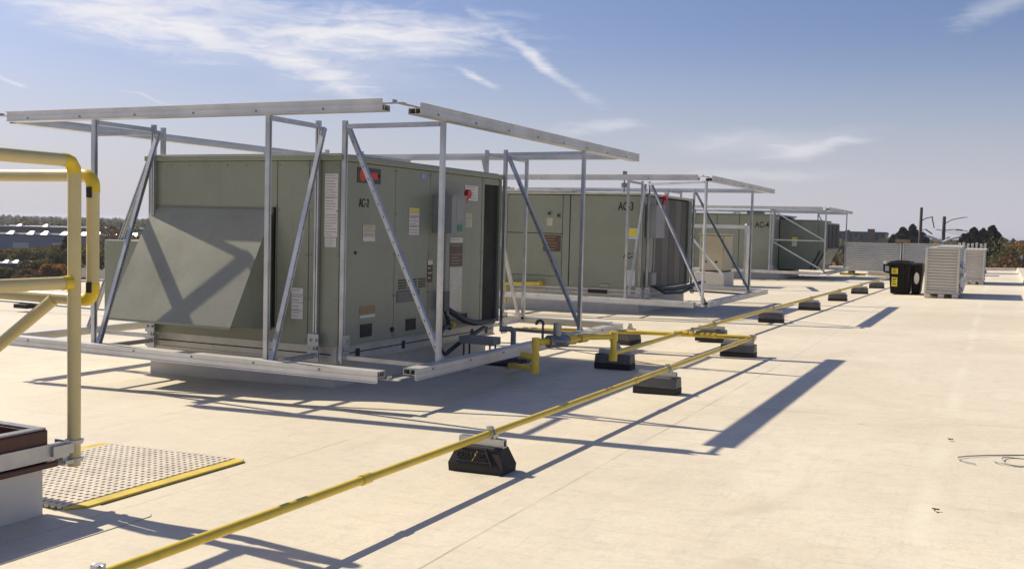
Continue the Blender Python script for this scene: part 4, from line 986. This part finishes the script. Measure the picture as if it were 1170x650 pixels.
for az, d, w, h, lab in ((-1.62, 205, 2.6, 12.0, 'leftmost dark evergreen of the clump behind the far crate'), (-1.2, 200, 2.8, 13.1, 'second dark evergreen from the left in the clump behind the far crate'), (-.78, 205, 2.8, 13.0, 'third dark evergreen from the left in the clump behind the far crate'),
                         (-.35, 200, 2.9, 13.5, 'rightmost tallest dark evergreen of the clump behind the far crate'),
                         (-4.55, 235, 3.0, 13.2, 'dark evergreen left of the first utility pole'), (-4.1, 240, 2.6, 13.9, 'dark pointed evergreen touching the first utility pole'), (-3.6, 238, 2.6, 12.2, 'low dark evergreen just right of the first utility pole'), (-5.0, 250, 2.6, 11.6, 'small dark evergreen right of the far office block')):
    tree('evergreen_tree', lab, az, d, w*1.25, h, 'conifer', 3200, .34, True, GC)

# far woodland: one mass nobody could count
cs, sz = [], []
r_ = 255.
while r_ < 2300:
    sp_ = 7.5+r_*.004
    nn = int(R(66)*r_/sp_)
    for i in range(nn):
        az = -56+66*(i+rng.random())/nn
        if az < -47.5 and r_ < 420: continue
        if az < -44 and r_ < 300: continue
        hgt = (9.5+3.4*rng.random())*(1.0 if az > -20 else .93)
        if az > -9 and r_ < 600: hgt *= 1.13
        w_ = 3.4+2*rng.random(); k_ = 34
        p = azd(az, r_*(.97+.06*rng.random()), GZ)
        c = crown_pts(k_, w_, hgt*.85, lobes=4)+np.array([p.x, p.y, GZ+hgt*.12])
        cs.append(c); sz.append(np.full(len(c), .75+r_*.0006))
    r_ *= 1.085
cs = np.concatenate(cs); sz = np.concatenate(sz)
o = quad_mesh('far_woodland', leaf_quads(cs, sz), 'wood_far'); tag(o, 'hazy autumn woodland along the whole horizon', 'woodland', kind='stuff')

# low warehouses at the left
def oriented(m, c, az, x0, x1, y0, y1, z0, z1):
    a = R(az); ux, uy = Vector((math.cos(a), -math.sin(a), 0)), Vector((math.sin(a), math.cos(a), 0))
    vs = [Vector((c[0], c[1], GZ))+ux*x+uy*y+Vector((0, 0, z)) for z in (z0, z1) for y in (y0, y1) for x in (x0, x1)]
    m.add(vs, [(0, 2, 3, 1), (4, 5, 7, 6), (0, 1, 5, 4), (2, 6, 7, 3), (0, 4, 6, 2), (1, 3, 7, 5)]); return m
def gable(c, az, x, y, z, r_):
    a = R(az); o = Vector((c[0], c[1], GZ))+Vector((math.cos(a), -math.sin(a), 0))*x+Vector((math.sin(a), math.cos(a), 0))*y
    return MB().add([o+Vector((dx*r_, dy*r_, z+dz*r_)) for dx, dy, dz in ((-.9, -.7, 0), (.9, -.7, 0), (.9, .7, 0), (-.9, .7, 0), (-.5, 0, .62), (.5, 0, .62))], [(3, 2, 1, 0), (0, 1, 5, 4), (2, 3, 4, 5), (1, 2, 5), (3, 0, 4)])
c = azd(-50.0, 320); t = thing('warehouse', 'long low blue grey warehouse with white roof lights beyond the left roof edge', 'warehouse', (c.x, c.y, GZ))
oriented(MB(), c, -50, -40, 45, 0, 30, 0, 5.4).build('wall', 'shed', t)
oriented(MB(), c, -50, -40.3, 45.3, -.3, 30.3, 5.41, 5.7).build('roof', 'darkroof', t)
for i in range(13):
    x = -26+i*4.6+(i % 3)*.5; gable(c, -50, x, 2, 5.72, 1.5).build('roof_light', 'skylight', t)
for i in range(8):
    m = oriented(MB(), c, -50, -37+i*10, -33+i*10, -.12, -.02, .1, 3.4); m.build('loading_door', 'shedroof', t)
c = azd(-50.5, 430); t = thing('warehouse', 'farther pale roofed warehouse behind the blue grey one', 'warehouse', (c.x, c.y, GZ))
oriented(MB(), c, -50, -45, 60, 0, 30, 0, 6.6).build('wall', 'shed2', t)
oriented(MB(), c, -50, -45.3, 60.3, -.3, 30.3, 6.61, 6.9).build('roof', 'shedroof', t)
for i in range(7):
    x = -30+i*9.; gable(c, -50, x, 2, 6.92, 1.3).build('roof_light', 'skylight', t)
c = azd(-51.0, 196); t = thing('shed', 'low dark brown shed with white roof lights below the warehouse', 'shed', (c.x, c.y, GZ))
oriented(MB(), c, -51, -14, 3.2, 0, 9, 0, 2.7).build('wall', 'shed2', t)
oriented(MB(), c, -51, -14.2, 3.4, -.2, 9.2, 2.71, 2.9).build('roof', 'shedroof', t)
for x in (-1.7, -.2): gable(c, -51, x, 1.2, 2.92, .75).build('roof_light', 'skylight', t)

# office block on the skyline
c = azd(-6.6, 350); t = thing('office_block', 'flat roofed blue grey block with brown stair tower above the far louver stack', 'office building', (c.x, c.y, GZ))
oriented(MB(), c, -6.6, -7.4, 7.4, 0, 12, 0, 12.3).build('wall', 'brick', t)
oriented(MB(), c, -6.6, -7.6, 7.6, -.2, 12.2, 12.31, 12.7).build('roof', 'darkroof', t)
oriented(MB(), c, -6.6, 1.8, 4.0, -.9, 5, 0, 13.6).build('stair_tower', 'brickred', t)
for j in range(3):
    for i in range(9):
        x = -6.6+i*1.62
        if 1.2 < x < 4.4: continue
        oriented(MB(), c, -6.6, x-.45, x+.45, -.06, -.01, 4.2+j*2.9, 6.2+j*2.9).build('window', 'glass', t)
c = azd(.62, 210); t = thing('house', 'small white house half hidden among the trees at far right', 'house', (c.x, c.y, GZ))
oriented(MB(), c, 20, -2.2, 2.2, 0, 6, 0, 6.6).build('wall', 'housewhite', t)
m = MB(); a = R(20); ux, uy = Vector((math.cos(a), -math.sin(a), 0)), Vector((math.sin(a), math.cos(a), 0)); o_ = Vector((c.x, c.y, GZ))
m.add([o_+ux*x+uy*y+Vector((0, 0, z)) for y in (-.3, 6.3) for x, z in ((-2.5, 6.5), (2.5, 6.5), (0, 8.4))], [(0, 1, 2), (5, 4, 3), (0, 3, 4, 1), (1, 4, 5, 2), (2, 5, 3, 0)]); m.build('roof', 'shedroof', t)

# poles
def pole_thing(name, label, az, d, h, r, group=None):
    p = azd(az, d, GZ); return thing(name, label, 'utility pole' if 'utility' in name else 'street lamp', p, group), Vector(p), Vector((math.cos(R(az)), -math.sin(R(az)), 0))
Zv = Vector((0, 0, 1))
t, p, ux = pole_thing('utility_pole', 'taller utility pole with one short lamp arm, beside the pointed evergreens', -3.72, 110, 14.2, .16, 'utility poles beyond the roof')
m = MB(); m.tube([p, p+Zv*14.2], [.20, .14], 12); m.build('pole', 'pole', t, smooth=True)
m = MB(); m.tube([p+Zv*12.85, p+ux*.5+Zv*13.15, p+ux*1.1+Zv*13.3], .045, 8); m.bar(p+ux*1.0+Zv*13.28, p+ux*1.25+Zv*12.2, .12, .10); m.build('lamp_arm', 'pole', t)
m = MB(); m.bar(p+ux*.45+Zv*12.05, p+ux*1.1+Zv*11.6, .14, .12); m.tube([p+ux*.1+Zv*12.0, p+ux*.5+Zv*12.02], .03, 8); m.build('switch_gear', 'pole', t)
t, p2, ux = pole_thing('utility_pole', 'shorter utility pole with two arms reaching right', -2.61, 110, 13.4, .17, 'utility poles beyond the roof')
m = MB(); m.tube([p2, p2+Zv*13.35], [.22, .16], 12); m.build('pole', 'pole', t, smooth=True)
m = MB(); m.tube([p2+Zv*12.6, p2+ux*.7+Zv*13.05, p2+ux*1.8+Zv*13.3], .04, 8); m.bar(p2+ux*1.7+Zv*13.3, p2+ux*2.1+Zv*13.3, .1, .05); m.build('lamp_arm', 'pole', t)
m = MB(); m.tube([p2-ux*.7+Zv*12.05, p2+Zv*11.95, p2+ux*.8+Zv*12.1, p2+ux*2.2+Zv*11.95], .035, 8); m.bar(p2+ux*1.1+Zv*12.08, p2+ux*1.7+Zv*12.02, .10, .14); m.build('cross_arm', 'pole', t)
t, p, ux = pole_thing('street_lamp', 'white twin arm street lamp in front of the shorter utility pole', -2.64, 72, 11, .1)
m = MB(); m.tube([p, p+Zv*11.0], [.10, .07], 10); m.build('mast', 'lampwhite', t, smooth=True)
for s_, zz in ((-1, 11.32), (1, 11.32)):
    m = MB(); m.tube([p+Zv*10.95, p+ux*s_*.35+Zv*11.12, p+ux*s_*.65+Zv*11.25, p+ux*s_*.95+Zv*zz], .075, 8); m.bar(p+ux*s_*.80+Zv*(zz-.03), p+ux*s_*1.15+Zv*(zz+.01), .16, .06); m.build('lamp_arm', 'lampwhite', t, smooth=True)
for i, (za, zb_, lab) in enumerate(((12.1, 11.0, 'upper thin overhead wire running right from the shorter utility pole'), (11.9, 10.6, 'lower thin overhead wire running right from the shorter utility pole'))):
    e = azd(3.0, 130, GZ); pts = []
    for j in range(17):
        f = j/16; q = p2.lerp(e, f); pts.append((q.x, q.y, GZ+za+(zb_-za)*f-1.6*f*(1-f)))
    tag(MB().tube(pts, .016, 5).build('overhead_wire', 'pole'), lab, 'wire', 'overhead wires')

# ------------------------------------------------------------------ air
m = MB(); m.box(-7100, 7100, -7100, 7100, GZ-1, 9.)
hb = m.build('haze', 'seam'); hb['kind'] = 'stuff'
k = bpy.data.materials.new('thin_haze'); k.use_nodes = True; kt = k.node_tree; kt.nodes.clear()
ko = kt.nodes.new('ShaderNodeOutputMaterial'); kv = kt.nodes.new('ShaderNodeVolumePrincipled')
kv.inputs['Color'].default_value = (.82, .86, 1, 1); kv.inputs['Density'].default_value = .0002; kv.inputs['Anisotropy'].default_value = .2
kt.links.new(kv.outputs[0], ko.inputs['Volume']); hb.data.materials[0] = k
# ------------------------------------------------------------------ view
scene.view_settings.view_transform = 'Standard'; scene.view_settings.look = 'None'
scene.view_settings.exposure = .23; scene.view_settings.gamma = 1; scene.view_settings.use_curve_mapping = False
scene.cycles.max_bounces = 6
